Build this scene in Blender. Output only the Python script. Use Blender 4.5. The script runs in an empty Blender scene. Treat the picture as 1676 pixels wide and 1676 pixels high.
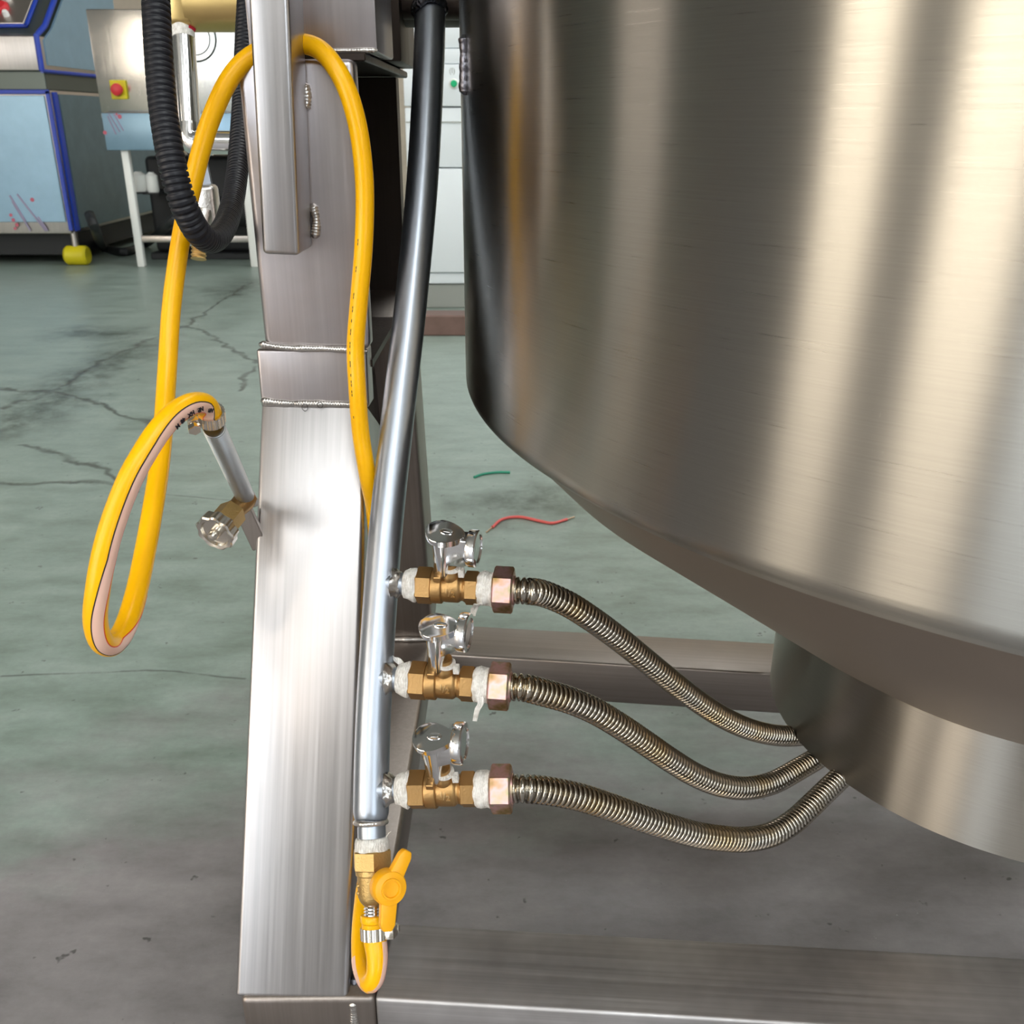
import bpy, bmesh, math, random
from mathutils import Vector, Matrix
random.seed(7)
C = bpy.context.scene.collection
scn = bpy.context.scene
PI = math.pi

# ------------------------------------------------------------------ camera
H = 0.83
PITCH = math.radians(22.5)
F = 1550.0
cam_d = bpy.data.cameras.new('camera'); cam = bpy.data.objects.new('camera', cam_d); C.objects.link(cam)
cam.location = (0, 0, H)
cam.rotation_euler = (math.radians(90) - PITCH, 0, 0)
cam_d.sensor_fit = 'HORIZONTAL'; cam_d.sensor_width = 36.0; cam_d.lens = 36.0 * F / 1676.0
cam_d.clip_start = 0.02; cam_d.clip_end = 60
scn.camera = cam
cam_d.dof.use_dof = True; cam_d.dof.focus_distance = .70; cam_d.dof.aperture_fstop = 22

# ------------------------------------------------------------------ world, exposure
wd = bpy.data.worlds.new('world'); scn.world = wd; wd.use_nodes = True
bg = wd.node_tree.nodes['Background']
bg.inputs[0].default_value = (0.80, 0.88, 1.0, 1); bg.inputs[1].default_value = 2.0
scn.view_settings.view_transform = 'Standard'
scn.view_settings.look = 'None'
scn.view_settings.gamma = 1.0
scn.view_settings.use_curve_mapping = False
scn.view_settings.exposure = 0.15
WIN_WARM = 9.0      # brightness of the sunlit window panes
WIN_COOL = 6.0
ADDED_ROOFLIGHT = 7.0    # glow of the added roof panels, out of view

# sun coming in low through an added opening behind the camera
sd = bpy.data.lights.new('sun', 'SUN'); sun = bpy.data.objects.new('sun', sd); C.objects.link(sun)
sd.energy = .10; sd.angle = math.radians(2.2); sd.color = (1.0, 0.84, 0.68)
sun.rotation_euler = Vector((0.25, 0.88, -0.42)).to_track_quat('-Z', 'Y').to_euler()
sun.location = (-3, -6, 5)

# ------------------------------------------------------------------ geometry helpers
cp, sp = math.cos(PITCH), math.sin(PITCH)
FW = Vector((0, cp, -sp)); UP = Vector((0, sp, cp)); RT = Vector((1, 0, 0)); CAM = Vector((0, 0, H))
def ray(px, py): return FW + RT * ((px - 838) / F) - UP * ((py - 838) / F)
def W(px, py, d): return CAM + ray(px, py) * d
def WY(px, py, Y): r = ray(px, py); return CAM + r * (Y / r.y)
def WZ(px, py, z=0.0): r = ray(px, py); return CAM + r * ((z - H) / r.z)
def V(*a): return Vector(a)

def link(name, me, m, parent=None, mw=None):
    o = bpy.data.objects.new(name, me); C.objects.link(o)
    mats = m if isinstance(m, (list, tuple)) else [m]
    if m is not None and not me.materials:
        for q in mats: me.materials.append(q)
    mw = mw or Matrix.Identity(4)
    if parent is not None:
        o.parent = parent
        o.matrix_basis = world(parent).inverted() @ mw
    else:
        o.matrix_basis = mw
    return o
def world(o):
    m = o.matrix_basis.copy()
    while o.parent: o = o.parent; m = o.matrix_basis @ m
    return m
def thing(name, label, cat, loc=(0, 0, 0), group=None, mw=None):
    o = bpy.data.objects.new(name, None); C.objects.link(o); o.empty_display_size = .02
    if mw is not None: o.matrix_basis = mw
    else: o.location = loc
    o['label'] = label; o['category'] = cat
    if group: o['group'] = group
    return o
def tag(o, label, cat, group=None, kind=None):
    if label: o['label'] = label; o['category'] = cat
    if group: o['group'] = group
    if kind: o['kind'] = kind
    return o
def finish(bm, smooth=True, ang=35):
    me = bpy.data.meshes.new('m')
    bmesh.ops.recalc_face_normals(bm, faces=bm.faces)
    bm.to_mesh(me); bm.free()
    if smooth:
        for p in me.polygons: p.use_smooth = True
        me.set_sharp_from_angle(angle=math.radians(ang))
    return me
def catmull(pts, n=12):
    P = [Vector(p) for p in pts]; out = []
    P = [P[0] * 2 - P[1]] + P + [P[-1] * 2 - P[-2]]
    for i in range(1, len(P) - 2):
        a, b, c, d = P[i-1], P[i], P[i+1], P[i+2]
        for k in range(n):
            t = k / n
            out.append(0.5 * ((2*b) + (c-a)*t + (2*a-5*b+4*c-d)*t*t + (3*b-a-3*c+d)*t**3))
    out.append(P[-2].copy()); return out
def resample(pts, step):
    L = [0]
    for a, b in zip(pts, pts[1:]): L.append(L[-1] + (b-a).length)
    n = max(2, int(L[-1] / step)); out = []; j = 0
    for i in range(n + 1):
        s = L[-1] * i / n
        while j < len(L) - 2 and L[j+1] < s: j += 1
        t = (s - L[j]) / max(1e-9, L[j+1] - L[j]); out.append(pts[j].lerp(pts[j+1], t))
    return out, L[-1]
def frames(pts, up=None):
    T = []
    for i in range(len(pts)):
        a = pts[max(0, i-1)]; b = pts[min(len(pts)-1, i+1)]; T.append((b-a).normalized())
    n = up or (V(0, 0, 1) if abs(T[0].z) < .9 else V(0, 1, 0))
    n = (n - T[0] * n.dot(T[0])).normalized(); N = [n]
    for i in range(1, len(pts)):
        n = N[-1] - T[i] * N[-1].dot(T[i]); N.append(n.normalized())
    return T, N
def sweep(pts, rad, seg=24, cap=True, matfn=None, up=None, squash=None):
    """one tube; rad is a number or function of (index, arclength); matfn(index, angle) gives the material slot"""
    T, N = frames(pts, up); bm = bmesh.new(); rings = []; s = 0
    for i, p in enumerate(pts):
        if i: s += (p - pts[i-1]).length
        r = rad(i, s) if callable(rad) else rad
        B = T[i].cross(N[i]); ring = []
        for k in range(seg):
            a = 2*PI*k/seg
            q = squash(i, a) if squash else 1
            ring.append(bm.verts.new(p + (N[i]*math.cos(a) + B*math.sin(a)) * r * q))
        rings.append(ring)
    for i in range(len(rings)-1):
        for k in range(seg):
            f = bm.faces.new((rings[i][k], rings[i][(k+1) % seg], rings[i+1][(k+1) % seg], rings[i+1][k]))
            if matfn: f.material_index = matfn(i, k)
    if cap: bm.faces.new(rings[0][::-1]); bm.faces.new(rings[-1])
    return bm
def lathe(prof, seg=48, closed_ends=True, sides=None):
    """profile [(r, z)] about local Z"""
    bm = bmesh.new(); rings = []
    for r, z in prof:
        rings.append([bm.verts.new((max(r, 1e-5)*math.cos(2*PI*k/seg), max(r, 1e-5)*math.sin(2*PI*k/seg), z)) for k in range(seg)])
    for a, b in zip(rings, rings[1:]):
        for k in range(seg): bm.faces.new((a[k], a[(k+1) % seg], b[(k+1) % seg], b[k]))
    if closed_ends: bm.faces.new(rings[0][::-1]); bm.faces.new(rings[-1])
    return bm
def boxbm(x0, x1, y0, y1, z0, z1, bev=0, seg=2, bm=None):
    b = bmesh.new()
    bmesh.ops.create_cube(b, size=1)
    for v in b.verts: v.co = V((x0+x1)/2 + v.co.x*(x1-x0), (y0+y1)/2 + v.co.y*(y1-y0), (z0+z1)/2 + v.co.z*(z1-z0))
    if bev: bmesh.ops.bevel(b, geom=b.edges[:], offset=bev, segments=seg, affect='EDGES', profile=.5)
    if bm is None: return b
    me = bpy.data.meshes.new('t'); b.to_mesh(me); b.free(); bm.from_mesh(me); bpy.data.meshes.remove(me); return bm
def merge(*bms):
    o = bms[0]
    for b in bms[1:]:
        me = bpy.data.meshes.new('t'); b.to_mesh(me); b.free(); o.from_mesh(me); bpy.data.meshes.remove(me)
    return o
def xf(bm, m): bmesh.ops.transform(bm, matrix=m, verts=bm.verts); return bm
def basis(o, x, y, z): # columns
    return Matrix(((x.x, y.x, z.x, o.x), (x.y, y.y, z.y, o.y), (x.z, y.z, z.z, o.z), (0, 0, 0, 1)))
def axis_frame(o, z, xh):
    z = z.normalized(); x = (xh - z*xh.dot(z)).normalized(); return basis(o, x, z.cross(x), z)
def beam(name, A, B, w, d, right, m, parent, bev=.005, end=0):
    """rectangular tube A->B: A, B run along the middle of its front face, width w along `right`, depth d behind it"""
    L = (B-A).length; mw = axis_frame(A, B-A, right)
    bm = boxbm(-w/2, w/2, 0, d, -end, L+end, bev, 4)
    return link(name, finish(bm), m, parent, mw)
def polyprism(pts2, z0, z1, bev=0):
    bm = bmesh.new(); a = [bm.verts.new((x, y, z0)) for x, y in pts2]; b = [bm.verts.new((x, y, z1)) for x, y in pts2]
    n = len(pts2); bm.faces.new(a[::-1]); bm.faces.new(b)
    for k in range(n): bm.faces.new((a[k], a[(k+1) % n], b[(k+1) % n], b[k]))
    if bev: bmesh.ops.bevel(bm, geom=bm.edges[:], offset=bev, segments=3, affect='EDGES', profile=.5)
    return bm

# ------------------------------------------------------------------ material helpers
def s2l(c):
    return tuple(((v/255)/12.92 if v/255 <= .04045 else ((v/255+.055)/1.055)**2.4) for v in c)
class NT:
    def __init__(s, name):
        s.m = bpy.data.materials.new(name); s.m.use_nodes = True; s.t = s.m.node_tree
        s.b = s.t.nodes['Principled BSDF']
    def n(s, typ, **kw):
        o = s.t.nodes.new(typ)
        for k, v in kw.items():
            if k.startswith('i_'):
                key = k[2:]; key = int(key) if key.isdigit() else key
                s.put(o.inputs[key], v)
            else: setattr(o, k, v)
        return o
    def put(s, sock, v):
        if isinstance(v, bpy.types.NodeSocket): s.t.links.new(v, sock)
        else:
            if isinstance(v, (tuple, list)) and len(v) == 3 and sock.type == 'RGBA': v = (*v, 1)
            sock.default_value = v
    def coord(s, scale=(1, 1, 1), which='Object'):
        tc = s.n('ShaderNodeTexCoord'); mp = s.n('ShaderNodeMapping')
        s.put(mp.inputs['Vector'], tc.outputs[which]); mp.inputs['Scale'].default_value = scale
        return mp.outputs[0]
    def noise(s, vec, scale=5, detail=4, rough=.5):
        o = s.n('ShaderNodeTexNoise'); s.put(o.inputs['Vector'], vec)
        o.inputs['Scale'].default_value = scale; o.inputs['Detail'].default_value = detail; o.inputs['Roughness'].default_value = rough
        return o.outputs['Fac']
    def ramp(s, fac, stops):
        o = s.n('ShaderNodeValToRGB'); s.put(o.inputs[0], fac); e = o.color_ramp.elements
        while len(e) < len(stops): e.new(.5)
        for q, (p, c) in zip(e, stops): q.position = p; q.color = (*c, 1) if len(c) == 3 else c
        return o.outputs[0]
    def mix(s, fac, a, b, mode='MIX'):
        o = s.n('ShaderNodeMix', data_type='RGBA', blend_type=mode)
        s.put(o.inputs[0], fac); s.put(o.inputs[6], a); s.put(o.inputs[7], b); return o.outputs[2]
    def math(s, op, a, b=0.0, c=None):
        o = s.n('ShaderNodeMath', operation=op); s.put(o.inputs[0], a); s.put(o.inputs[1], b)
        if c is not None: s.put(o.inputs[2], c)
        return o.outputs[0]
    def rng(s, v, a, b, c, d):
        o = s.n('ShaderNodeMapRange'); s.put(o.inputs[0], v)
        for k, x in zip((1, 2, 3, 4), (a, b, c, d)): o.inputs[k].default_value = x
        return o.outputs[0]
    def bump(s, h, strength=.2, dist=.001):
        o = s.n('ShaderNodeBump'); s.put(o.inputs['Height'], h); o.inputs['Strength'].default_value = strength
        o.inputs['Distance'].default_value = dist; s.put(s.b.inputs['Normal'], o.outputs[0])
    def set(s, **kw):
        for k, v in kw.items(): s.put(s.b.inputs[{'base': 'Base Color', 'rough': 'Roughness', 'metal': 'Metallic', 'aniso': 'Anisotropic',
            'arot': 'Anisotropic Rotation', 'tan': 'Tangent', 'coat': 'Coat Weight', 'crough': 'Coat Roughness', 'spec': 'Specular IOR Level',
            'sss': 'Subsurface Weight', 'alpha': 'Alpha', 'trans': 'Transmission Weight'}[k]], v)
        return s.m

def simple(name, col, rough=.5, metal=0, var=.0, bump=0, bscale=200, **kw):
    t = NT(name); t.set(base=col, rough=rough, metal=metal, **kw)
    if var:
        f = t.noise(t.coord(), 9, 5, .6)
        t.set(base=t.mix(t.rng(f, .3, .7, 0, 1), tuple(c*(1-var) for c in col), tuple(min(1, c*(1+var)) for c in col)))
    if bump: t.bump(t.noise(t.coord(), bscale, 3, .6), bump)
    return t.m
def brushed(name, tone, rough=.3, stretch=(260, 260, 3), amount=.12, bump=.06, aniso=0.0, tint=None, blotch=.1):
    """brushed stainless sheet or tube: fine lines along local Z"""
    t = NT(name)
    line = t.noise(t.coord(stretch), 1.0, 5, .62)
    big = t.noise(t.coord(), 7, 4, .6)
    dk = tuple(c*(1-amount) for c in tone); lt = tuple(min(1, c*(1+amount)) for c in tone)
    col = t.mix(t.rng(line, .3, .7, 0, 1), dk, lt)
    col = t.mix(t.math('MULTIPLY', t.rng(big, .35, .7, 0, 1), blotch*2), col, tint or tuple(c*.78 for c in tone))
    t.set(base=col, metal=1.0, rough=t.math('ADD', t.rng(line, .25, .75, rough-.05, rough+.07), t.rng(big, .3, .7, -.03, .05)), aniso=aniso)
    t.bump(line, bump, .0006)
    return t.m

M = {}
M['steel_tube'] = brushed('brushed stainless tube', s2l((184, 181, 182)), .32)
M['steel_dark'] = brushed('dull stainless side', s2l((158, 149, 143)), .38, blotch=.25)  # same stainless, darkened for members that stand in shade
M['steel_plate'] = brushed('heat tinted stainless plate', s2l((196, 190, 192)), .36, amount=.07, blotch=.25, tint=s2l((150, 142, 140)))
M['mill_steel'] = brushed('dark mill scale steel', s2l((82, 74, 70)), .45, blotch=.3)  # also puts the shade on the inner post faces
M['weld'] = simple('weld bead metal', s2l((200, 196, 192)), .3, 1, .35, .5, 260)
M['weld_dark'] = simple('dark scorched weld', s2l((110, 110, 118)), .32, 1, .5, .6, 260)
M['crack'] = simple('dark joint line', s2l((52, 46, 44)), .6, .4)

# ------------------------------------------------------------------ floor
def floor_material():
    t = NT('worn green painted concrete')
    tc = t.n('ShaderNodeTexCoord').outputs['Object']
    big = t.noise(t.coord((1, 1.6, 1)), 1.6, 6, .62)
    mid = t.noise(t.coord((1, 2.2, 1)), 6, 6, .65)
    fine = t.noise(t.coord(), 70, 4, .7)
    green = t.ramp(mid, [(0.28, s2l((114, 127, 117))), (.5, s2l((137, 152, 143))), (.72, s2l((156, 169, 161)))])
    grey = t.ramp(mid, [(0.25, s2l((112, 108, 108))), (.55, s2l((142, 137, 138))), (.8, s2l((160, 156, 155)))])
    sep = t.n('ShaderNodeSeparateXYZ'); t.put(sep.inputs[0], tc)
    # soft shade around the kettle painted in as grey, green further off
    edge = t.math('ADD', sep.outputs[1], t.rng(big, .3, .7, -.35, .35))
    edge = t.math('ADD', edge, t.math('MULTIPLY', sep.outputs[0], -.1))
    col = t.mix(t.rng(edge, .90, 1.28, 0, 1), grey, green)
    # cracks and the dark seep stain, laid out as line segments on the ground
    dist = t.n('ShaderNodeTexNoise'); t.put(dist.inputs['Vector'], tc); dist.inputs['Scale'].default_value = 9; dist.inputs['Detail'].default_value = 5
    off = t.n('ShaderNodeVectorMath', operation='SUBTRACT'); t.put(off.inputs[0], dist.outputs['Color']); off.inputs[1].default_value = (.5, .5, .5)
    def warped(amp):
        sc = t.n('ShaderNodeVectorMath', operation='SCALE'); t.put(sc.inputs[0], off.outputs[0]); sc.inputs['Scale'].default_value = amp
        ad = t.n('ShaderNodeVectorMath', operation='ADD'); t.put(ad.inputs[0], tc); t.put(ad.inputs[1], sc.outputs[0])
        fl = t.n('ShaderNodeVectorMath', operation='MULTIPLY'); t.put(fl.inputs[0], ad.outputs[0]); fl.inputs[1].default_value = (1, 1, 0)
        return fl.outputs[0]
    def vm(op, a, b=None):
        o = t.n('ShaderNodeVectorMath', operation=op); t.put(o.inputs[0], a)
        if b is not None: t.put(o.inputs[1], b)
        return o.outputs['Value'] if op in ('DOT_PRODUCT', 'LENGTH') else o.outputs[0]
    def seg(p, a, b):
        a = V(a.x, a.y, 0); b = V(b.x, b.y, 0); ba = b - a
        pa = vm('SUBTRACT', p, tuple(a))
        h = t.n('ShaderNodeMath', operation='MULTIPLY', use_clamp=True)
        t.put(h.inputs[0], vm('DOT_PRODUCT', pa, tuple(ba))); h.inputs[1].default_value = 1/max(1e-6, ba.length_squared)
        sc = t.n('ShaderNodeVectorMath', operation='SCALE'); sc.inputs[0].default_value = tuple(ba); t.put(sc.inputs['Scale'], h.outputs[0])
        return vm('LENGTH', vm('SUBTRACT', pa, sc.outputs[0]))
    def polydist(p, lines):
        d = None
        for ln in lines:
            P = [WZ(*q) for q in ln]
            for a, b in zip(P, P[1:]):
                q = seg(p, a, b); d = q if d is None else t.math('MINIMUM', d, q)
        return d
    w1 = warped(.12); w2 = warped(.34)
    cracks = [[(0, 670), (90, 640), (160, 595), (225, 565), (300, 535), (345, 505), (410, 462)],
              [(290, 535), (330, 540), (365, 562), (415, 592)],
              [(90, 640), (160, 660), (240, 695)],
              [(40, 730), (110, 745), (170, 770), (195, 790)],
              [(0, 790), (90, 790), (180, 795)],
              [(395, 640), (400, 620), (415, 600)],
              [(0, 635), (50, 640), (90, 640)]]
    dc = polydist(w1, cracks)
    w3 = warped(.02)
    dn = polydist(w3, [[(0, 1107), (120, 1103), (240, 1098), (330, 1104), (400, 1110)], [(255, 808), (330, 815), (415, 822)]])
    stain = [[(20, 700), (95, 640), (160, 600), (230, 570)], [(380, 480), (410, 462)], [(120, 545), (200, 545)], [(835, 820), (880, 812)]]
    ds = polydist(w2, stain)
    blot = t.noise(t.coord((1, 1, 1)), 14, 6, .7)
    sm = t.math('MULTIPLY', t.rng(ds, .015, .19, 1, 0), t.rng(blot, .35, .6, 0.15, 1))
    col = t.mix(t.math('MULTIPLY', sm, .85), col, s2l((58, 66, 56)))
    cm = t.math('MULTIPLY', t.rng(dc, .004, .014, 1, 0), t.rng(blot, .3, .55, .35, 1))
    col = t.mix(t.math('MULTIPLY', cm, .8), col, s2l((58, 60, 54)))
    col = t.mix(t.math('MULTIPLY', t.rng(dn, .0008, .0035, 1, 0), t.rng(blot, .35, .5, .1, .8)), col, s2l((76, 82, 78)))
    # small spatter and chips
    sp1 = t.noise(t.coord((1, 1.0, 1)), 26, 3, .8)
    col = t.mix(t.rng(sp1, .665, .71, 0, .75), col, s2l((54, 52, 50)))
    sp2 = t.noise(t.coord((1.3, 1, 1)), 95, 2, .8)
    col = t.mix(t.rng(sp2, .72, .78, 0, .5), col, s2l((185, 182, 176)))
    col = t.mix(t.rng(fine, .35, .65, .12, 0), col, s2l((70, 68, 66)))
    t.set(base=col, rough=t.rng(mid, .3, .7, .30, .44), spec=.55)
    t.bump(t.math('ADD', fine, t.math('MULTIPLY', cm, -1.5)), .22, .0015)
    return t.m
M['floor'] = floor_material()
# ------------------------------------------------------------------ the hall
def struct(name, bm, m): o = link(name, finish(bm, False), m); o['kind'] = 'structure'; return o
M['wall'] = simple('beige painted wall', s2l((196, 182, 164)), .7, 0, .06)
M['wall_grey'] = simple('grey sheet wall', s2l((134, 134, 130)), .7, 0, .1)
M['roof'] = simple('grey roof sheet', s2l((150, 152, 150)), .6, 0, .06)
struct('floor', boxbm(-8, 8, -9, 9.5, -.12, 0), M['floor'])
struct('ceiling', boxbm(-8, 8, -9, 9.5, 6.5, 6.6), M['roof'])
struct('wall_back', boxbm(-8, 8, 9.4, 9.5, 0, 6.5), M['wall'])
struct('wall_right', boxbm(7.9, 8, -9, 9.4, 0, 6.5), M['wall_grey'])
def emis(name, col, strength):
    t = NT(name); t.set(base=(0, 0, 0))
    t.put(t.b.inputs['Emission Color'], (*col, 1)); t.b.inputs['Emission Strength'].default_value = strength
    return t.m
M['win_warm'] = emis('sunlit frosted pane', (1.0, .88, .72), WIN_WARM)
M['win_soft'] = emis('shaded frosted pane', (1.0, .92, .86), 1.5)  # weak glow, set for the brightness of the leg
M['win_dim'] = emis('dusty pane', (1.0, .86, .76), 3.6)  # weak glow, set for the faint stripe on the kettle
M['win_cool'] = emis('daylit frosted pane', (.86, .94, 1.0), WIN_COOL)
M['rooflight'] = emis('translucent roof sheet', (.97, 1.0, .98), ADDED_ROOFLIGHT)
# walls that carry windows are built as the solid strips between the openings
def wall_with_windows(name, fixed, along, lo, hi, openings, m, zs=(0, 6.5)):
    bm = bmesh.new()
    def bx(u0, u1, z0, z1):
        if u1-u0 < 1e-3 or z1-z0 < 1e-3: return
        if along == 'x': boxbm(u0, u1, fixed-.1, fixed, z0, z1, bm=bm)
        else: boxbm(fixed-.1, fixed, u0, u1, z0, z1, bm=bm)
    u = lo
    for (a, b, z0, z1, pm) in openings:
        bx(u, a, *zs); bx(a, b, zs[0], z0); bx(a, b, z1, zs[1]); u = b
    bx(u, hi, *zs)
    struct(name, bm, m)
WN = [0]
def window(along, fixed, a, b, z0, z1, pm, nx, nz):
    WN[0] += 1; root = bpy.data.objects.new('window_%d' % WN[0], None); C.objects.link(root); root['kind'] = 'structure'
    bm = bmesh.new(); t = .03
    def bx(u0, u1, w0, w1, d0, d1, bm):
        if along == 'x': boxbm(u0, u1, fixed+d0, fixed+d1, w0, w1, bm=bm)
        else: boxbm(fixed+d0, fixed+d1, u0, u1, w0, w1, bm=bm)
    for i in range(nx+1): u = a+(b-a)*i/nx; bx(u-t, u+t, z0, z1, -.08, .0, bm)
    for i in range(nz+1): w = z0+(z1-z0)*i/nz; bx(a, b, w-t, w+t, -.08, -.01, bm)
    link('window_frame', finish(bm, False), M['roof'], root)
    pb = bmesh.new(); bx(a, b, z0, z1, -.075, -.06, pb); link('window_pane', finish(pb, False), pm, root)
# left wall (x = -7.9): openings run along y
LW = [(-8.2, -5.5, .4, 5.8, 'win_warm'), (-3.75, -2.4, .6, 5.4, 'win_warm'), (1.6, 3.0, 1.3, 3.0, 'win_dim')]
wall_with_windows('wall_left', -7.9, 'y', -9, 9.4, LW, M['wall_grey'])
for a, b, z0, z1, pm in LW: window('y', -7.9, a, b, z0, z1, M[pm], 2, 4)
FWN = [(-7.4, -4.6, .4, 5.8, 'win_cool'), (-3.25, -2.6, 4.80, 5.24, None), (-2.3, 1.6, 4.5, 6.3, 'win_soft'), (3.2, 6.8, 2.2, 5.6, 'win_cool')]
wall_with_windows('wall_front', -8.9, 'x', -8, 8, FWN, M['wall_grey'])
for a, b, z0, z1, pm in FWN:
    if pm: window('x', -8.9, a, b, z0, z1, M[pm], 3, 4)     # small paneless opening, added so the low sun reaches the leg
for k, (x0, x1, y0, y1) in enumerate([(.6, 2.2, -7, -1.5), (.6, 2.2, 2.2, 7.5), (4, 5.6, -7, 7), (-3.2, -.4, -8.4, -5.2)]):
    struct('trim_%d' % (k+1), boxbm(x0, x1, y0, y1, 6.44, 6.49), M['rooflight'])  # unseen glowing panels, added to light the floor and the leg

# ------------------------------------------------------------------ support frame of the kettle
fr = thing('kettle_support_frame', 'brushed stainless steel A-shaped kettle stand with square legs and floor beams', 'machine frame', (-.17, .55, 0))
XR = V(1, 0, 0); YB = V(0, 1, 0); ZU = V(0, 0, 1)
PD = .774                                   # distance of the post face
legTop = (W(425, 660, .80) + W(604, 660, .80)) / 2
legBot = (W(388, 1607, .75) + W(568, 1607, .75)) / 2
legTop.y = PD
legAx = (legTop - legBot).normalized()
LW_ = .0895
beam('leg', legBot - legAx*.013, legTop, LW_, .085, XR, M['steel_tube'], fr, .004)
# splice plate between the leg and the post
z570 = WY(500, 572, PD).z; z660 = WY(500, 660, PD).z
xl = WY(423, 620, PD).x; xr = WY(602, 620, PD).x; xc = (xl+xr)/2
beam('splice_plate', V(xc, PD-.0012, z660-.004), V(xc, PD+.001, z570), xr-xl, .03, XR, M['steel_plate'], fr, .003)
ztop = WY(480, 96, PD).z
xl = WY(409, 330, PD).x; xr2 = WY(592, 330, PD).x
pc_ = (xl+xr2)/2; pw_ = xr2-xl
post = beam('post', V(pc_, PD, z570), V(pc_, PD, ztop), pw_, .022, XR, M['steel_plate'], fr, .005)
# post opened into a channel, dark inside, to set its shaded side
x0_, x1_ = pc_-pw_/2, pc_+pw_/2
link('side_plate', finish(boxbm(x0_, x0_+.005, PD+.02, PD+.30, z570-.02, ztop-.002, .0008, 1)), M['steel_plate'], fr)
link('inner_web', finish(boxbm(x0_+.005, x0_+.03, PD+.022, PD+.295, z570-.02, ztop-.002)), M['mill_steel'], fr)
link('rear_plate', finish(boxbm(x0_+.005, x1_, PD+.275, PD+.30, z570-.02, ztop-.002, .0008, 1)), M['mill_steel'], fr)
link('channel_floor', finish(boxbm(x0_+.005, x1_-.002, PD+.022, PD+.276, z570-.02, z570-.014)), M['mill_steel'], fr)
# rear leg, leaning the other way
XRR = -.1045
rb = V(XRR-.045, 1.10, .19); rt = V(XRR-.047, .982, .64)
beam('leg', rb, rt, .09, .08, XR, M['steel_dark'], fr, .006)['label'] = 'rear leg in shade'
gp = polyprism([(.79, .645), (1.03, .645), (1.05, .42), (.72, .46)], -.003, .003)  # dark plate added where the inner side of the leg is shaded
link('gusset_plate', finish(xf(gp, Matrix(((0, 0, 1, -.150), (1, 0, 0, 0), (0, 1, 0, 0), (0, 0, 0, 1))))), M['mill_steel'], fr)
# floor beams
zt = .19; hb = .058
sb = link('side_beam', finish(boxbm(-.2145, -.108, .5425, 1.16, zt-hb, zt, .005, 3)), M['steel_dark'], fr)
fa = WZ(600, 1634, zt); fb = WZ(1178, 1669, zt); d_ = (fb-fa).normalized()
ga = WZ(664, 1513, zt); gb = WZ(1676, 1565, zt)
n_ = V(-d_.y, d_.x, 0); wf = ((ga-fa).dot(n_) + (gb-fa).dot(n_)) / 2
A = fa + d_*(-.108-fa.x)/d_.x; B = fa + d_*1.32
M['beam_long'] = brushed('scuffed stainless beam', s2l((204, 203, 205)), .5, amount=.14, blotch=.3, tint=s2l((110, 104, 102)))
beam('cross_beam', A - ZU*0, B, wf, .058, n_, M['beam_long'], fr, .003) if False else None
def hbeam(name, A, B, w, h, n, m):
    # top front edge A->B, w goes back, h goes down
    L = (B-A).length; z = (B-A).normalized(); mw = basis(A, n, z.cross(n), z)   # local x back, z along
    y = z.cross(n)
    s = 1 if y.z > 0 else -1
    return link(name, finish(boxbm(0, w, -h if s > 0 else 0, 0 if s > 0 else h, 0, L, .003, 3)), m, fr, mw)
hbeam('cross_beam', A, B, wf, hb, n_, M['beam_long'])
ba = WZ(770, 1073, zt); bb = WZ(1275, 1104, zt); d2 = (bb-ba).normalized(); n2 = V(-d2.y, d2.x, 0)
wb = (WZ(1000, 1037, zt)-ba).dot(n2)
A2 = ba + d2*(-.108-ba.x)/d2.x
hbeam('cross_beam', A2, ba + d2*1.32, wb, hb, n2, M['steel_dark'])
# adjustable feet under the beams
for (x, y) in ((-.16, .60), (-.16, 1.10), (1.10, .50), (1.10, 1.08)):
    bm = lathe([(.028, 0), (.028, .008), (.012, .014), (.009, .016), (.009, .135)], 24)
    link('levelling_foot', finish(bm), M['mill_steel'], fr, Matrix.Translation((x, y, 0)))
# weld beads
def weld(pts, r, name='weld_bead', m='weld', parent=None, flat=None, pitch=.0022):
    P, L = resample(catmull(pts, 10), .0005)
    ph = random.random()*6
    bm = sweep(P, lambda i, s: r*(1 + .10*abs(math.sin(PI*s/pitch)) + .12*math.sin(s*160+ph) + .07*math.sin(s*410)) * (min(1, .35 + s/.004, .35+(L-s)/.004)), 12)
    return link(name, finish(bm, True, 60), M[m], parent)
yw = PD - .001
weld([WY(424, 563, yw), WY(470, 569, yw), WY(540, 571, yw), WY(602, 575, yw)], .0026, parent=fr)
weld([WY(427, 656, yw), WY(470, 660, yw), WY(540, 661, yw), WY(603, 663, yw)], .0030, parent=fr)
weld([WY(395, 100, PD+.003), WY(404, 102, PD+.001), WY(412, 104, PD)], .004, parent=fr)
weld([V(-.1265, .555, .1895), V(-.125, .60, .1915), V(-.122, .64, .190)], .003, 'weld_bead', 'weld_dark', fr)
weld([V(-.126, .5450, .186), V(-.126, .543, .16), V(-.126, .5445, .134)], .0035, parent=fr)
weld([V(-.175, 1.098, .192), V(-.14, 1.097, .1925), V(-.107, 1.098, .192)], .003, 'weld_bead', 'weld', fr)
# two pen rings drawn on the lower weld
for (x, y, r) in ((499, 667, .0029), (524, 663, .0026)):
    c = WY(x, y, PD-.0045); rp = [c + V(r*.85*math.cos(a), 0, r*math.sin(a)) for a in [2*PI*k/24 for k in range(25)]]
    link('pen_ring', finish(sweep(rp, .00022, 8, False)), M['crack'], fr)
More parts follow.
